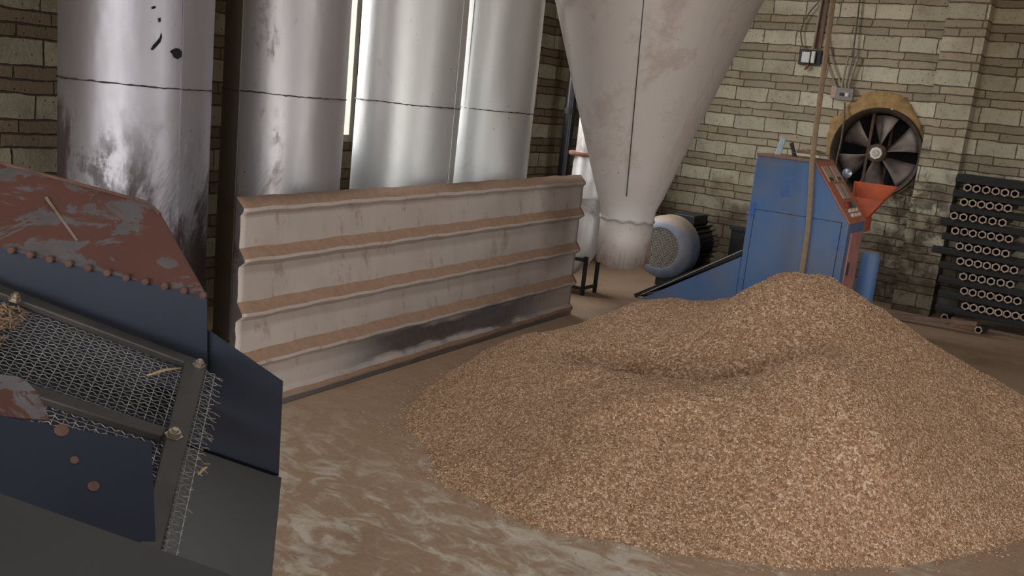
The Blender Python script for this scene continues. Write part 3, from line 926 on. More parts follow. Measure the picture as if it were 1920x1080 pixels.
# ================================================================== extractor fan in the back wall
def make_fan():
    t = thing('extractor_fan', 'round dirty extractor fan set in the pale block wall above the press', 'fan', (FC.x, YB, FC.z))
    c = FC
    b = MB(); b.lathe((c.x, 0, c.z), (0, 1, 0), [(YB + .2, .385), (YB - .02, .385), (YB - .06, .40), (YB - .075, .425), (YB - .06, .433), (YB + .2, .433)], 64)
    b.build('fan_ring', M['fan_ring'], t, smooth=True, auto=40)
    b = MB(); b.lathe((c.x, 0, c.z), (0, 1, 0), [(YB + .205, 0), (YB + .205, .434)], 48); b.build('dark_backing', M['hole'], t)  # near-black disc added to stand for the darkness behind the blades
    for k in range(6):
        a0 = radians(28 + 60 * k)
        b = MB()
        N = 8
        rows = []
        for i in range(N + 1):
            r = .085 + (.37 - .085) * i / N
            half = radians(21) * (.75 + .25 * i / N)
            row = []
            for j in range(5):
                f = j / 4 - .5
                a = a0 + 2 * half * f
                y = YB + .08 + f * (.13 - .05 * i / N)
                row.append(b.V((c.x + r * cos(a), y, c.z + r * sin(a))))
            rows.append(row)
        for i in range(N):
            for j in range(4): b.face([rows[i][j], rows[i][j + 1], rows[i + 1][j + 1], rows[i + 1][j]])
        o = b.build('blade', M['blade'], t, smooth=True); s = o.modifiers.new('thick', 'SOLIDIFY'); s.thickness = .004
    b = MB(); b.lathe((c.x, 0, c.z), (0, 1, 0), [(YB + .13, .09), (YB + .0, .09), (YB - .01, .07)], 24, True, True); b.build('hub', M['rusty_mount'], t, smooth=True)
    b = MB(); b.lathe((c.x, 0, c.z), (0, 1, 0), [(YB - .035, .05), (YB - .035, .058), (YB - .005, .062)], 8, True, False); b.build('hub_nut', M['blade_white'], t, smooth=False)
    b = MB(); b.lathe((c.x, 0, c.z), (0, 1, 0), [(YB - .045, .012), (YB - .045, .03), (YB - .034, .034)], 16, True); b.build('shaft_end', M['grille'], t)
    b = MB(); b.box((c.x - .10, YB + .005, c.z - .38), (c.x - .075, YB + .03, c.z + .38)); b.build('mount_bar', M['rusty_mount'], t)
    b = MB(); b.box((c.x + .06, YB + .14, c.z - .38), (c.x + .085, YB + .165, c.z + .38)); b.build('mount_bar', M['rusty_mount'], t)
    # yellow clay patch around the ring
    b = MB()
    n = 96
    inn, mid, out, oub = [], [], [], []
    for k in range(n):
        a = 2 * pi * k / n
        dg = (math.degrees(a) + 60) % 360 - 60
        w = float(np.interp(dg, [-60, 20, 45, 62, 75, 110, 125, 150, 175, 200, 230, 300], [.012, .012, .05, .13, .19, .19, .15, .13, .07, .03, .012, .012])) * .82 * random.uniform(.82, 1.15)
        u = Vector((cos(a), 0, sin(a)))
        inn.append(b.V(c + u * .436 + Vector((0, -.03 + random.uniform(-.008, .008), 0))))
        mid.append(b.V(c + u * (.436 + w * .5) + Vector((0, -.028 + random.uniform(-.012, .012), 0))))
        out.append(b.V(c + u * (.436 + w * .94) + Vector((0, -.018 + random.uniform(-.008, .008), 0))))
        oub.append(b.V(c + u * (.436 + w) + Vector((0, .003, 0))))
    for A, B in ((inn, mid), (mid, out), (out, oub)):
        for k in range(n): b.face([A[k], A[(k + 1) % n], B[(k + 1) % n], B[k]])
    struct(b.build('trim_2', M['clay'], None, smooth=True, auto=60))
make_fan()

# ================================================================== wall electrics
def make_electrics():
    def pt(x, y, off=.0): return onY(x, y, YB - off)
    # black back plate with two white sockets
    p = pt(1520, 108)
    t = thing('wall_socket_board', 'black board with two white sockets on the block wall left of the hose', 'socket', (p.x, YB, p.z))
    b = MB(); b.box((p.x - .11, YB - .03, p.z - .075), (p.x + .11, YB - .001, p.z + .075)); b.build('back_board', M['black'], t, bevel=.004)
    b = MB(); b.box((p.x - .075, YB - .06, p.z - .055), (p.x + .005, YB - .03, p.z + .05)); b.build('socket', M['white_plastic'], t, bevel=.005)
    b = MB(); b.box((p.x + .018, YB - .055, p.z - .055), (p.x + .055, YB - .03, p.z + .06)); b.build('socket', M['white_plastic'], t, bevel=.005)
    b = MB(); b.tube([(p.x - .0, YB - .035, p.z - .075), (p.x - .01, YB - .04, p.z - .10), (p.x - .035, YB - .03, p.z - .125)], [.02, .016, .005], 8); b.build('cable_stub', M['rust'], t)
    # conduit down to it
    a = pt(1541, 0, .03); a2 = Vector((a.x + .06, YB - .03, ZC - .02))
    b = MB(); b.tube([a2, a, pt(1534, 40, .03), pt(1524, 92, .045)], .011, 8)
    tag(b.build('conduit', M['cable_pale'], None, smooth=True), 'pale conduit running down the wall into the black socket board', 'cable')
    b = MB(); b.box((p.x + .02, YB - .018, p.z + .09), (p.x + .09, YB - .001, ZC - .03))
    tag(b.build('wall_batten', M['wood'], None), 'dark vertical wooden batten on the block wall above the black socket board', 'batten')
    b = MB(); b.tube([pt(1535, 4, .035), pt(1520, 20, .035), pt(1508, 38, .035), pt(1501, 60, .035), pt(1503, 80, .035), pt(1510, 96, .035)], .007, 8)
    tag(b.build('looped_cable', M['cable'], None, smooth=True), 'dark cable bowing out in a loop to the left above the black socket board', 'cable')
    # grey switch box
    p = pt(1585, 178)
    t = thing('switch_box', 'grey surface switch box above the extractor fan', 'switch', (p.x, YB, p.z))
    b = MB(); b.box((p.x - .085, YB - .05, p.z - .055), (p.x + .085, YB - .001, p.z + .065)); b.build('box', M['grey_plastic'], t, bevel=.006)
    b = MB(); b.box((p.x - .05, YB - .056, p.z - .022), (p.x + .055, YB - .05, p.z + .025)); b.build('plate', M['meter'], t, bevel=.002)
    b = MB(); b.box((p.x - .042, YB - .060, p.z - .015), (p.x + .004, YB - .056, p.z + .018)); b.build('socket', M['btn_black'], t)
    b = MB(); b.box((p.x + .014, YB - .064, p.z - .014), (p.x + .044, YB - .056, p.z + .016)); b.build('rocker', M['white_plastic'], t)
    b = MB(); b.box((p.x - .135, YB - .035, p.z - .04), (p.x - .086, YB - .001, p.z + .075)); b.build('side_cover', M['meter'], t)
    for (dx, l, lab) in ((-7, .28, 'left'), (0, .33, 'middle'), (7, .27, 'right')):
        q = pt(1585 + dx * .9, 160, .03)
        b = MB(); b.tube([(p.x + dx * .0048, YB - .03, p.z + .06), (q.x, YB - .035, q.z), (q.x + .03 + dx * .002, YB - .035, q.z + l)], .011, 8)
        tag(b.build('conduit', M['cable_pale'], None, smooth=True), 'short grey conduit rising from the grey switch box, %s one of three' % lab, 'cable')
    a = pt(1612, 0, .03)
    b = MB(); b.tube([Vector((a.x + .07, YB - .03, ZC - .02)), a, pt(1606, 50, .03), pt(1598, 108, .045)], .008, 8)
    tag(b.build('conduit', M['cable'], None, smooth=True), 'long thin conduit coming down from the roof to the grey switch box', 'cable')
    for k, (pts, lab) in enumerate((([(1549, 60), (1560, 110), (1570, 140), (1580, 163)], 'thin cable slanting down past the hose to the grey switch box, upper of two'),
                                    ([(1546, 100), (1554, 128), (1562, 148), (1570, 168)], 'thin cable slanting down past the hose to the grey switch box, lower of two'))):
        b = MB(); b.tube([pt(x, y, .02) for x, y in pts], .007, 8)
        tag(b.build('cable', M['cable_pale'], None, smooth=True), lab, 'cable')
    b = MB(); b.tube([pt(1584, 192, .05), pt(1583, 225, .09), pt(1577, 265, .12), pt(1569, 298, .14), pt(1567, 312, .1)], .008, 8)
    tag(b.build('fan_cable', M['cable'], None, smooth=True), 'cable hanging from the grey switch box in front of the extractor fan', 'cable')
make_electrics()

# ================================================================== stack of hexagonal briquettes
def make_briquettes():
    rows = [[(548, 175), (606, 172), (665, 180), (716, 183), (778, 188), (833, 202)],
            [(526, 262), (577, 266), (635, 268), (690, 270), (742, 272), (792, 290)],
            [(466, 355), (529, 360), (588, 367), (645, 370), (703, 374), (757, 377)],
            [(474, 447), (535, 452), (588, 454), (640, 458), (693, 464), (744, 468), (798, 472)],
            [(499, 540), (565, 543), (615, 548), (671, 553), (725, 558), (777, 560)],
            [(505, 622), (559, 627), (612, 629), (665, 635), (723, 644), (777, 649), (829, 656)],
            [(524, 706), (588, 712), (637, 717), (700, 722), (748, 738), (804, 744)],
            [(528, 790), (580, 797), (637, 803), (688, 811), (741, 820), (795, 829), (848, 842)],
            [(537, 877), (590, 886), (645, 892), (697, 897), (748, 911), (801, 919), (853, 929), (889, 936)]]
    YS = 9.02
    ORD = ['leftmost', 'second', 'third', 'fourth', 'fifth', 'sixth', 'seventh', 'eighth']
    RW = ['top row', 'second row', 'third row', 'fourth row', 'middle row', 'sixth row', 'seventh row', 'eighth row', 'bottom row']
    HR = .0365
    def make_mesh(L):
        b = MB()
        n = 24
        def hexr(a):
            a = (a + pi / 6) % (pi / 3) - pi / 6
            return HR * cos(pi / 6) / cos(a)
        def ring(y, fn): return [b.V((fn(2 * pi * k / n + pi / 6) * cos(2 * pi * k / n), y, fn(2 * pi * k / n + pi / 6) * sin(2 * pi * k / n))) for k in range(n)]
        o0, o1 = ring(0, hexr), ring(L, hexr)
        i0, i1 = ring(0, lambda a: .0215), ring(L, lambda a: .0215)
        for k in range(n):
            k1 = (k + 1) % n
            b.mi = 0
            b.face([o0[k], o0[k1], o1[k1], o1[k]]); b.face([i0[k1], i0[k], i1[k], i1[k1]])
            b.mi = 1
            b.face([o0[k1], o0[k], i0[k], i0[k1]]); b.face([o1[k], o1[k1], i1[k1], i1[k]])
        return b.build('charcoal_briquette', [M['char'], M['char_end']])
    proto = make_mesh(.5)
    first = True
    zrow = []
    for r, row in enumerate(rows):
        P = [onY(1640 + x / 3.175, 300 + y / 3.175, YS) for x, y in row]
        zc = sum(p.z for p in P) / len(P)
        zrow.append(zc)
    # even layers
    zt, zb = zrow[0], zrow[-1]
    step = (zt - zb) / 8
    xmin = 9
    span = [[onY(1640 + x / 3.175, 300 + y / 3.175, YS).x for x, y in row] for row in rows]
    print('spacing', [round((r[-1] - r[0]) / (len(r) - 1), 4) for r in span])
    for r, row in enumerate(rows):
        P = [onY(1640 + x / 3.175, 300 + y / 3.175, YS) for x, y in row]
        zc = zt - step * r
        xa_, xb_ = P[0].x, P[-1].x
        for k, p in enumerate(P):
            p.x = xa_ + (xb_ - xa_) * k / (len(P) - 1)
            o = proto if first else proto.copy()
            if not first: COL.objects.link(o)
            first = False
            o.location = (p.x, YS + random.uniform(0, .03), zc)
            o.rotation_euler = (0, random.choice((0, 1, 2)) * pi / 3 + pi / 6, 0)
            xmin = min(xmin, p.x)
            tag(o, 'pale-ended hexagonal briquette, %s from left in the %s of the stack' % (ORD[k], RW[r]) if k else
                'pale-ended hexagonal briquette, leftmost in the %s of the stack' % RW[r], 'briquette', 'briquettes stacked end-on beside the brick pillar')
    # cross bars between the rows
    ch = step - 2 * HR * .93
    lefts = [-1.36, -1.36, -1.36, -1.42, -1.38, -1.44, -1.36, -1.34, -1.32, -1.32]
    names = ['on top of the stack, above the top row'] + ['between the %s and the %s' % (RW[i], RW[i + 1]) for i in range(8)] + ['under the bottom row']
    for i in range(10):
        zc = zt - step * (i - .5)
        b = MB()
        hr = max(.02, ch / 2 * 1.02)
        x0 = lefts[i]; x1 = -.42
        for (ya) in (YS + .06,):
            pts = [(x0, ya, zc), (x1, ya, zc)]
            b.tube(pts, hr * 1.13, 6)
        tag(b.build('crosswise_briquette', M['char'], None), 'long black briquette lying crosswise %s' % names[i], 'briquette', 'briquettes lying crosswise between the rows of the stack')
    # black bundle across the top
    b = MB(); b.box((-1.37, YS + .12, zt + step * .36), (-.42, YS + .45, zt + step * .8))
    tag(b.build('stack_cover', M['black'], None, bevel=.01), 'black sheet covering the top of the briquette stack', 'cover')
    # supports
    b = MB(); b.box((-1.25, YS + .14, 0), (-.42, YS + .5, .03))
    tag(b.build('stack_pallet', M['wood'], None, bevel=.006), 'low dark pallet under the briquette stack', 'pallet')
    p = onZ(1808, 616, 0.0)
    b = MB(); b.box((p.x - .12, p.y - .06, 0), (p.x + .10, p.y + .04, .085))
    tag(b.build('loose_brick', M['brick_red'], None, bevel=.006), 'reddish brick lying on the floor in front of the briquette stack', 'brick')
    for (x, y, lab) in ((1777, 586, 'loose hexagonal briquette end lying at the foot of the brick pillar'), (1828, 612, 'loose hexagonal briquette on the floor right of the reddish brick')):
        o = proto.copy(); o.data = make_small.data if False else proto.data
        COL.objects.link(o)
        q = onZ(x, y + 4, .041)
        o.location = (q.x + (.03 if y > 600 else 0), q.y - (.02 if y > 600 else .16), .0375); o.rotation_euler = (0, 0, radians(-12)); o.scale = (1, .3, 1)
        tag(o, lab, 'briquette', 'loose briquettes on the floor')
    a = onZ(1668, 592, .03); c = onZ(1832, 604, .12)
    b = MB(); b.bar(Vector((a.x, a.y, .035)), Vector((c.x, c.y - .0, .105)), .06, .035, (0, 1, 0))
    tag(b.build('plank', M['wood'], None, bevel=.004), 'old plank lying on the floor from the pillar foot onto the reddish brick', 'plank')
make_briquettes()

# ================================================================== husk heap
def make_heap():
    ctrl = []
    def Z(x, y, h): p = onZ(x, y, h); ctrl.append((p.x, p.y, h))
    def W(x, y, h): ctrl.append((x, y, h))
    # visible foot of the heap
    for x, y in ((760, 798), (800, 840), (815, 895), (880, 930), (1000, 985), (1150, 1015), (1300, 1045), (1450, 1060), (1600, 1066), (1760, 1045), (1920, 1008), (2060, 975)):
        Z(x, y, 0.0)
    # left foot, behind
    for p in ((-2.95, 3.75), (-3.08, 4.1), (-3.18, 4.5), (-3.2, 4.9), (-3.1, 5.4), (-2.9, 5.9), (-2.6, 6.35), (-2.1, 6.7), (-1.5, 6.85), (-.8, 6.75), (-.2, 6.35), (.3, 5.9), (.6, 5.3), (.62, 4.8)):
        W(*p, 0.0)
    # outside ring
    for p in ((-3.7, 2.6), (-2.8, 2.5), (-1.7, 2.4), (-.6, 2.8), (.5, 3.6), (1.3, 4.6), (1.2, 6), (.2, 7.2), (-1.5, 7.6), (-3, 7.2), (-3.9, 6), (-3.9, 4.4)):
        W(*p, -.32)
    # silhouettes and ridges
    Z(1510, 514, .86); Z(1440, 524, .82); Z(1570, 528, .82); Z(1622, 563, .76); Z(1704, 628, .62); Z(1807, 722, .43); Z(1900, 803, .25)
    Z(1360, 568, .62); Z(1400, 548, .73); Z(1270, 568, .53); Z(1215, 559, .52); Z(1150, 585, .42); Z(1093, 607, .34); Z(1015, 626, .26); Z(935, 641, .19)
    Z(860, 705, .12)
    # crater rims and floor
    Z(1050, 680, .36); Z(1130, 735, .37); Z(1220, 724, .43); Z(1310, 733, .44); Z(1400, 722, .50); Z(1490, 685, .58); Z(1545, 672, .63)
    Z(1250, 690, .33); Z(1150, 676, .33); Z(1350, 704, .40); Z(1440, 700, .46); Z(1200, 640, .40); Z(1320, 640, .49); Z(1450, 610, .64)
    # front flank
    Z(1300, 880, .22); Z(1100, 870, .19); Z(950, 830, .13); Z(1500, 880, .30); Z(1650, 850, .37); Z(1750, 900, .24); Z(1600, 960, .15); Z(1350, 970, .095)
    Z(900, 760, .13); Z(1000, 720, .25)
    W(-1.2, 5.6, .62); W(-1.6, 6.0, .42); W(-.7, 5.8, .42); W(-2.2, 5.6, .36); W(-.2, 5.3, .32)
    Cp = np.array(ctrl)
    P = Cp[:, :2]; h = Cp[:, 2]
    def phi(r): return r
    n = len(P)
    D = np.linalg.norm(P[:, None] - P[None], axis=2)
    A = np.zeros((n + 3, n + 3)); A[:n, :n] = np.sqrt(D ** 2 + .15 ** 2) ; A[:n, :n] += np.eye(n) * -.02
    A[:n, n] = 1; A[:n, n + 1:] = P; A[n, :n] = 1; A[n + 1:, :n] = P.T
    w = np.linalg.solve(A, np.concatenate([h, [0, 0, 0]]))
    def noise2(X, Y, s, seed):
        r = np.random.default_rng(seed)
        out = np.zeros_like(X)
        for k in range(14):
            a = r.uniform(0, 2 * pi); f = s * r.uniform(.6, 1.6); ph = r.uniform(0, 2 * pi)
            out += np.sin((X * cos(a) + Y * sin(a)) * f + ph + .8 * np.sin((X * sin(a) - Y * cos(a)) * f * .6 + ph * 2))
        return out / 14
    CRATER = []
    for x, y, h, rx, ry, dp in ((1200, 688, .36, .30, .15, .11), (1410, 704, .44, .24, .12, .11), (1120, 672, .32, .16, .12, .05), (1235, 742, .43, .26, .08, -.035), (1075, 700, .36, .14, .08, -.03), (1500, 690, .58, .14, .1, -.03)):
        p = onZ(x, y, h); CRATER.append((p.x, p.y, rx, ry, dp))
    def H(X, Y):
        Q = np.stack([X.ravel(), Y.ravel()], 1)
        out = np.empty(len(Q))
        for s in range(0, len(Q), 20000):
            q = Q[s:s + 20000]
            d = np.sqrt(((q[:, None] - P[None]) ** 2).sum(2) + .15 ** 2)
            out[s:s + 20000] = d @ w[:n] + w[n] + q @ w[n + 1:]
        out = out.reshape(X.shape)
        cr = 0
        for (cx_, cy_, rx, ry, dp) in CRATER:
            q2 = ((X - cx_) * .839 + (Y - cy_) * .545) / rx; r2 = (-(X - cx_) * .545 + (Y - cy_) * .839) / ry
            cr = cr - dp * np.exp(-np.maximum(q2 * q2 + r2 * r2, 0) ** 2.2)
        out = out + cr
        lump = .026 * noise2(X, Y, 9, 1) + .018 * noise2(X, Y, 24, 2) + .010 * noise2(X, Y, 60, 3)
        return out + lump * np.clip(out / .12 + .35, 0, 1)
    x0, x1, y0, y1, st = -3.6, 1.1, 2.6, 7.2, .02
    nx, ny = int((x1 - x0) / st) + 1, int((y1 - y0) / st) + 1
    X, Y = np.meshgrid(np.linspace(x0, x1, nx), np.linspace(y0, y1, ny))
    Hh = H(X, Y)
    idx = np.full(X.shape, -1)
    keepq = (Hh[:-1, :-1] > -.01) | (Hh[1:, :-1] > -.01) | (Hh[:-1, 1:] > -.01) | (Hh[1:, 1:] > -.01)
    used = np.zeros(X.shape, bool)
    used[:-1, :-1] |= keepq; used[1:, :-1] |= keepq; used[:-1, 1:] |= keepq; used[1:, 1:] |= keepq
    idx[used] = np.arange(used.sum())
    Hc = np.maximum(Hh, -.004)
    V = np.stack([X[used], Y[used], Hc[used]], 1)
    jj, ii = np.nonzero(keepq)
    Fq = np.stack([idx[jj, ii], idx[jj, ii + 1], idx[jj + 1, ii + 1], idx[jj + 1, ii]], 1)
    me = bpy.data.meshes.new('husk_heap')
    def fill(me, V, F):
        k = F.shape[1]
        me.vertices.add(len(V)); me.vertices.foreach_set('co', V.astype(np.float32).ravel())
        me.loops.add(F.size); me.loops.foreach_set('vertex_index', F.astype(np.int32).ravel())
        me.polygons.add(len(F)); me.polygons.foreach_set('loop_start', np.arange(0, F.size, k, dtype=np.int32))
        me.polygons.foreach_set('loop_total', np.full(len(F), k, dtype=np.int32))
        me.update(calc_edges=True)
    # one mesh: the bed and the loose husks lying on it
    G = 150000
    gx = np.empty(0); gy = np.empty(0)
    while len(gx) < G:
        cx = rng.uniform(x0, x1, 400000); cy = rng.uniform(y0, y1, 400000)
        # keep the ones over the bed
        fi = np.clip(((cx - x0) / (x1 - x0) * (nx - 1)).round().astype(int), 0, nx - 1)
        fj = np.clip(((cy - y0) / (y1 - y0) * (ny - 1)).round().astype(int), 0, ny - 1)
        hv = Hh[fj, fi]
        dist = np.hypot(cx, cy)
        prob = np.where(hv > -.0, np.clip((5.6 / dist) ** 2 * .55, .1, 1), np.exp(hv / .022) * .25)
        # hidden back side gets few
        prob = np.where((cy > 5.9 + .0 * cx), prob * .15, prob)
        ok = rng.random(len(cx)) < prob
        gx = np.concatenate([gx, cx[ok]]); gy = np.concatenate([gy, cy[ok]])
    gx, gy = gx[:G], gy[:G]
    gz = np.maximum(H(gx, gy), 0.0)
    e = .01
    sx = (np.maximum(H(gx + e, gy), 0) - gz) / e; sy = (np.maximum(H(gx, gy + e), 0) - gz) / e
    N = np.stack([-sx, -sy, np.ones(G)], 1); N /= np.linalg.norm(N, axis=1)[:, None]
    N += rng.normal(0, .35, (G, 3)); N /= np.linalg.norm(N, axis=1)[:, None]
    T = rng.normal(0, 1, (G, 3)); T -= N * (T * N).sum(1)[:, None]; T /= np.linalg.norm(T, axis=1)[:, None]
    B = np.cross(N, T)
    c = np.stack([gx, gy, gz], 1) + N * .0012
    ln = rng.uniform(.0045, .0085, G)[:, None]; wd = rng.uniform(.0016, .0028, G)[:, None]; th = wd * .75
    vs = np.stack([c - T * ln, c + B * wd - T * ln * .2, c + N * th * 1.3, c - B * wd - T * ln * .2, c + T * ln, c - N * th], 1)
    base = np.array([[0, 1, 2], [0, 2, 3], [4, 2, 1], [4, 3, 2], [0, 5, 1], [0, 3, 5], [4, 1, 5], [4, 5, 3]])
    Fg = (base[None] + (np.arange(G) * 6)[:, None, None]).reshape(-1, 3)
    fill(me, V, Fq)
    me.materials.append(M['grain_bed'])
    for p in me.polygons: p.use_smooth = True
    o = bpy.data.objects.new('husk_heap', me); COL.objects.link(o)
    tag(o, 'big heap of golden brown rice husk piled on the floor in front of the press', 'husk heap', None, 'stuff')
    mg = bpy.data.meshes.new('husk')
    fill(mg, vs.reshape(-1, 3), Fg)
    mg.materials.append(M['grain'])
    g = bpy.data.objects.new('loose_husks', mg); COL.objects.link(g)
    g.parent = o
    g['kind'] = 'stuff'
make_heap()

# ================================================================== vibrating screen machine in the foreground
def make_screen():
    S1, S2, S3 = dep(30, 560, 2.0), dep(372, 682, 2.05), dep(290, 1000, 1.5)
    n = (S2 - S1).cross(S3 - S1).normalized()
    if n.z < 0: n = -n
    def sp(x, y, h=0.0):        # point on the screen plane, raised by h
        return onP(x, y, S1 + n * h, n)
    d1 = (S2 - S1).normalized()
    d1h = Vector((d1.x, d1.y, 0)).normalized()
    side = Vector((-d1h.y, d1h.x, 0))          # away from the viewer
    t = thing('vibrating_screen', 'dark steel sieving machine with wire mesh screen and red hood at near left', 'sieve machine', (S2.x, S2.y, 0))
    # far wall of the trough: vertical plane along d1 just behind the far bar
    wp = S2 + side * .035
    def fw(x, y, off=0.0): return onP(x, y, wp + side * off, side)
    def plate(pts, nv, name, mat, th=.005, par=t, bev=.0):
        b = MB(); b.prism(pts, Vector(nv) * th)
        return b.build(name, mat, par, bevel=bev)
    plate([fw(-140, 432), fw(388, 556), fw(389, 700), fw(-140, 505)], side, 'far_side_plate', M['blue_steel'])
    # red hood: leans outwards above it
    tilt = lambda x, y, o: onP(x, y, wp + side * o, side)
    hood = [fw(-140, 432, -.004), fw(387, 556, -.004), tilt(300, 402, .10), tilt(278, 380, .115), tilt(-140, 268, .13)]
    hd = plate(hood, (side + Vector((0, 0, .3))).normalized(), 'hood_plate', M['primer'], .005)
    b = MB()
    b.tube([hood[2], hood[3], hood[4]], .004, 8); b.build('hood_lip', M['dark_rust'], hd)
    for k in range(11):
        x = 20 + k * 36; y = 556 + (x - 387) * .2348
        p = fw(x, y, -.012)
        b = MB(); b.lathe(p, -side, [(-.006, .009), (.0005, .0075), (.0025, .003)], 8, False, True, u=(0, 0, 1))
        b.build('weld_bead', M['dark_rust'], hd, smooth=True)
    A, B_ = onP(86, 370, hood[0], (hood[1] - hood[0]).cross(hood[2] - hood[1]).normalized()), onP(145, 452, hood[0], (hood[1] - hood[0]).cross(hood[2] - hood[1]).normalized())
    hn = (hood[1] - hood[0]).cross(hood[2] - hood[1]).normalized(); hn = hn if hn.dot(CAM - A) > 0 else -hn
    b = MB(); b.bar(A + hn * .001, B_ + hn * .001, .006, .0012, hn.cross(B_ - A)); b.build('bare_scratch', M['bolt'], hd)
    # screen frame bars
    bars = [('far_bar', (-140, 495), (368, 686), .012), ('near_bar', (-140, 672), (308, 816), .012)]
    for nm, a, c, hh in bars:
        A, B_ = sp(*a, .012), sp(*c, .012)
        b = MB(); b.bar(A, B_, .034, .016, n.cross(d1)); b.build(nm, M['bar'], t, bevel=.003)
    # end bar (flat strip)
    q = [sp(344, 682, .014), sp(388, 686, .014), sp(312, 1002, .014), sp(268, 990, .014)]
    q = [sp(345, 680, .016), sp(387, 686, .016), sp(300, 1040, .016), sp(258, 1030, .016)]
    plate(q, n, 'end_bar', M['bar'], .006, bev=.002)
    for (x, y, s) in ((28, 560, 1), (373, 684, 1), (326, 815, 1.25)):
        p = sp(x, y, .024)
        b = MB(); b.lathe(p, n, [(-.004, .0135 * s), (.0, .0135 * s), (.0, .0095 * s), (.008, .0095 * s), (.008, .0055 * s), (.013, .0055 * s)], 6 if s > 1 else 6, False, True)
        b.build('bolt', M['bolt'], t)
    # mesh: two families of crimped wires on the screen plane
    d2 = ((S3 - S2) - d1 * (S3 - S2).dot(d1)).normalized()   # across the screen, downwards
    if True:
        PITCH_ = .0120; PX_ = .0188
        O = S1
        def uv(x, y): p = sp(x, y) - O; return p.dot(d1), p.dot(d2)
        u_end = [uv(366, 684), uv(282, 1010)]
        def uend(v):
            (ua, va), (ub, vb) = u_end
            return ua + (ub - ua) * (v - va) / (vb - va)
        u0 = uv(-150, 560)[0]
        vmin = uv(372, 690)[1] - .004
        vmax = uv(285, 1040)[1]
        fr = .066
        b = MB()
        nv = int((vmax - vmin) / PITCH_)
        rw = .0010
        for i in range(nv + 1):
            v = vmin + i * PITCH_
            ue = uend(v) + fr * random.uniform(.75, 1.12) * (1 if v < vmin + (vmax - vmin) * .6 else .8)
            us = u0
            m_ = max(2, int((ue - us) / (PX_ / 4)))
            pts = []
            bend = random.uniform(-.008, .008)
            for k in range(m_ + 1):
                u = us + PX_ / 4 * k
                over = max(0, (u - uend(v)) / fr)
                pts.append(O + d1 * u + d2 * (v + .0026 * (0, 1, 0, -1)[k % 4] * (1 if i % 2 else -1) + bend * over * over) + n * (.0009 * (0, 1, 0, -1)[k % 4] - .01 * over * over))
            b.tube(pts, rw, 4, False)
        b.build('mesh_wires_lengthwise', M['wire'], t)
        b = MB()
        ucount = int((u_end[0][0] + fr - u0) / PX_) + 24
        for i in range(ucount):
            # wires run parallel to the end bar
            off = i * PX_
            base_u = u_end[0][0] + fr * .7 - off
            if base_u < u0 - .25: break
            pts = []
            m_ = nv
            for k in range(m_ + 1):
                v = vmin + (vmax - vmin) * k / m_
                u = base_u + (uend(v) - u_end[0][0])
                over = max(0, (u - uend(v)) / fr)
                pts.append(O + d1 * u + d2 * v + n * ((.0012 if (k + i) % 2 else -.0012) - .01 * over * over))
            b.tube(pts, rw, 4, False)
        b.build('mesh_wires_crosswise', M['wire'], t)
    # tray below the mesh
    tr = [sp(-150, 500, -.10), sp(380, 690, -.10), sp(300, 1060, -.10), sp(-150, 1060, -.10)]
    plate(tr, -n, 'under_tray', M['blue_steel'], .004)
    # near side plate
    E1, E2, E3, E4 = dep(284, 829, 1.55), dep(-60, 770, 1.42), dep(-60, 1120, 1.25), dep(296, 1120, 1.40)
    en = (E2 - E1).cross(E4 - E1).normalized()
    if en.dot(CAM - E1) < 0: en = -en
    E3 = onP(-60, 1160, E1, en)
    E4 = onP(298, 1160, E1, en)
    plate([E2, E1, E4, E3], -en, 'near_side_plate', M['blue_steel'], .005)
    def ep(x, y, h=.0): return onP(x, y, E1 + en * h, en)
    fl = [ep(-60, 690), ep(0, 698), ep(30, 702), ep(52, 712), ep(72, 732), ep(86, 757), ep(95, 784), ep(-60, 776)]
    fl = [p + (-en) * .004 for p in fl]
    plate(fl, -en, 'rusty_tab', M['primer'], .007, bev=.002)
    for (x, y, r) in ((116, 806, .012), (176, 911, .0095), (140, 862, .007)):
        p = ep(x, y, .001)
        b = MB(); b.lathe(p, en, [(-.003, r), (.0004, r * .9), (.0009, r * .5)], 14, False, True); b.build('plug_weld', M['dark_rust'], t, smooth=True)
    # nearest cover plate
    F1, F2 = dep(-60, 904, 1.05), dep(500, 1101, 1.14)
    fn = (F2 - F1).cross(Vector((0, 0, 1))).normalized()
    if fn.dot(CAM - F1) < 0: fn = -fn
    fn = (fn + Vector((0, 0, .9))).normalized()
    dn = fn.cross((F2 - F1).normalized()); dn = dn if dn.z < 0 else -dn
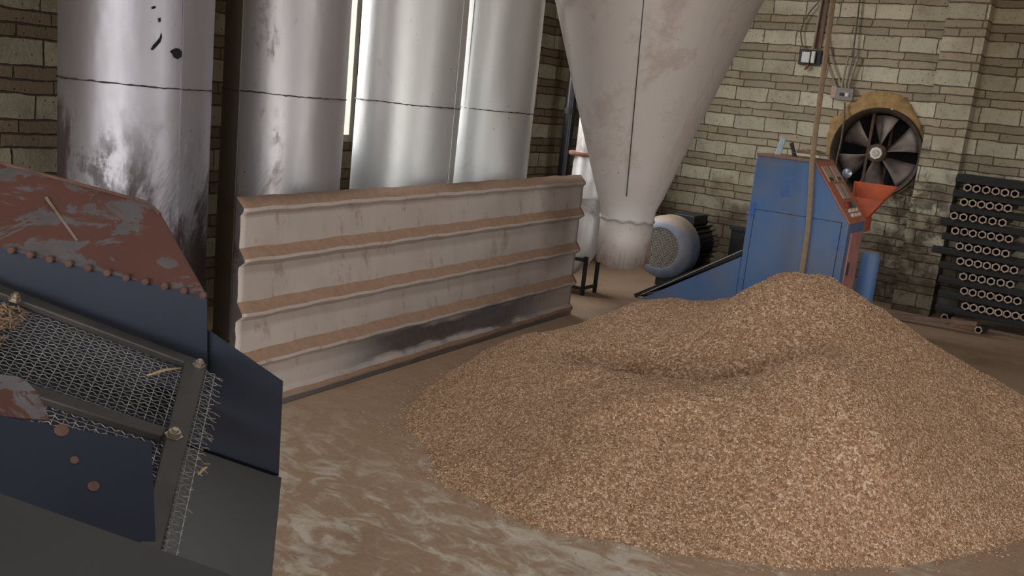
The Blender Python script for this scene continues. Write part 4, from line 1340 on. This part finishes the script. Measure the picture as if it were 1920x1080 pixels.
    plate([F1, F2, F2 + dn * .30, F1 + dn * .30], -fn, 'front_cover_plate', M['dark_steel'], .006)
    # discharge chute
    G1, G2 = fw(389, 615, .012), fw(530, 716, .012)
    plate([fw(380, 612, .012), G2, fw(522, 893, .012), fw(280, 822, .012), fw(290, 640, .012)], side, 'chute_side_plate', M['blue_steel'])
    a, c = fw(215, 790, -.004), fw(527, 897, -.004)
    cn = Vector((0, 0, 1)).cross(d1h).normalized(); cn = cn if cn.dot(CAM - a) > 0 else -cn
    low = cn * .16 + Vector((0, 0, -.62))
    cp = [a, c, c + low, a + low]
    plate(cp, -cn, 'chute_front_plate', M['dark_steel'], .005)
    # body and legs down to the floor (below the frame)
    cA, cB = a + low, c + low
    for p in (cA + d1h * .05, cB - d1h * .03, Vector((F1.x, F1.y, 0)) - d1h * .1 + side * .1, Vector((F2.x, F2.y, 0)) - d1h * .15 + side * .12):
        z1 = cA.z + .06 if p.z > .01 else .84
        b = MB(); b.box((p.x - .025, p.y - .025, 0), (p.x + .025, p.y + .025, z1)); b.build('leg', M['dark_steel'], t)
    # straw caught on the mesh
    for (p, q, lab) in (((276, 704), (340, 690), 'long straw lying on the wire mesh next to the end bar'), ((372, 890), (388, 876), 'short pale straw caught in the frayed mesh edge')):
        A, B_ = sp(*p, .006), sp(*q, .010)
        b = MB(); b.tube([A, (A + B_) / 2 + n * .004, B_], [.002, .003, .0015], 6)
        tag(b.build('straw', M['straw'], None, smooth=True), lab, 'straw', 'straws on the sieve')
    # chaff at the upper end of the mesh
    b = MB()
    for k in range(260):
        x = random.uniform(-90, 48); y = 600 + (x + 10) * .0 + random.uniform(-28, 52)
        if y > 640 - (x) * .9: continue
        c0 = sp(x, y, random.uniform(.003, .012)); dr = (d1 * random.uniform(-1, 1) + d2 * random.uniform(-1, 1) + n * random.uniform(-.3, .3)).normalized()
        b.tube([c0 - dr * .010, c0 + dr * .010], .0016, 4)
    tag(b.build('chaff', M['cloth'], None), 'brown chaff heaped on the upper end of the wire mesh', 'chaff', None, 'stuff')
make_screen()
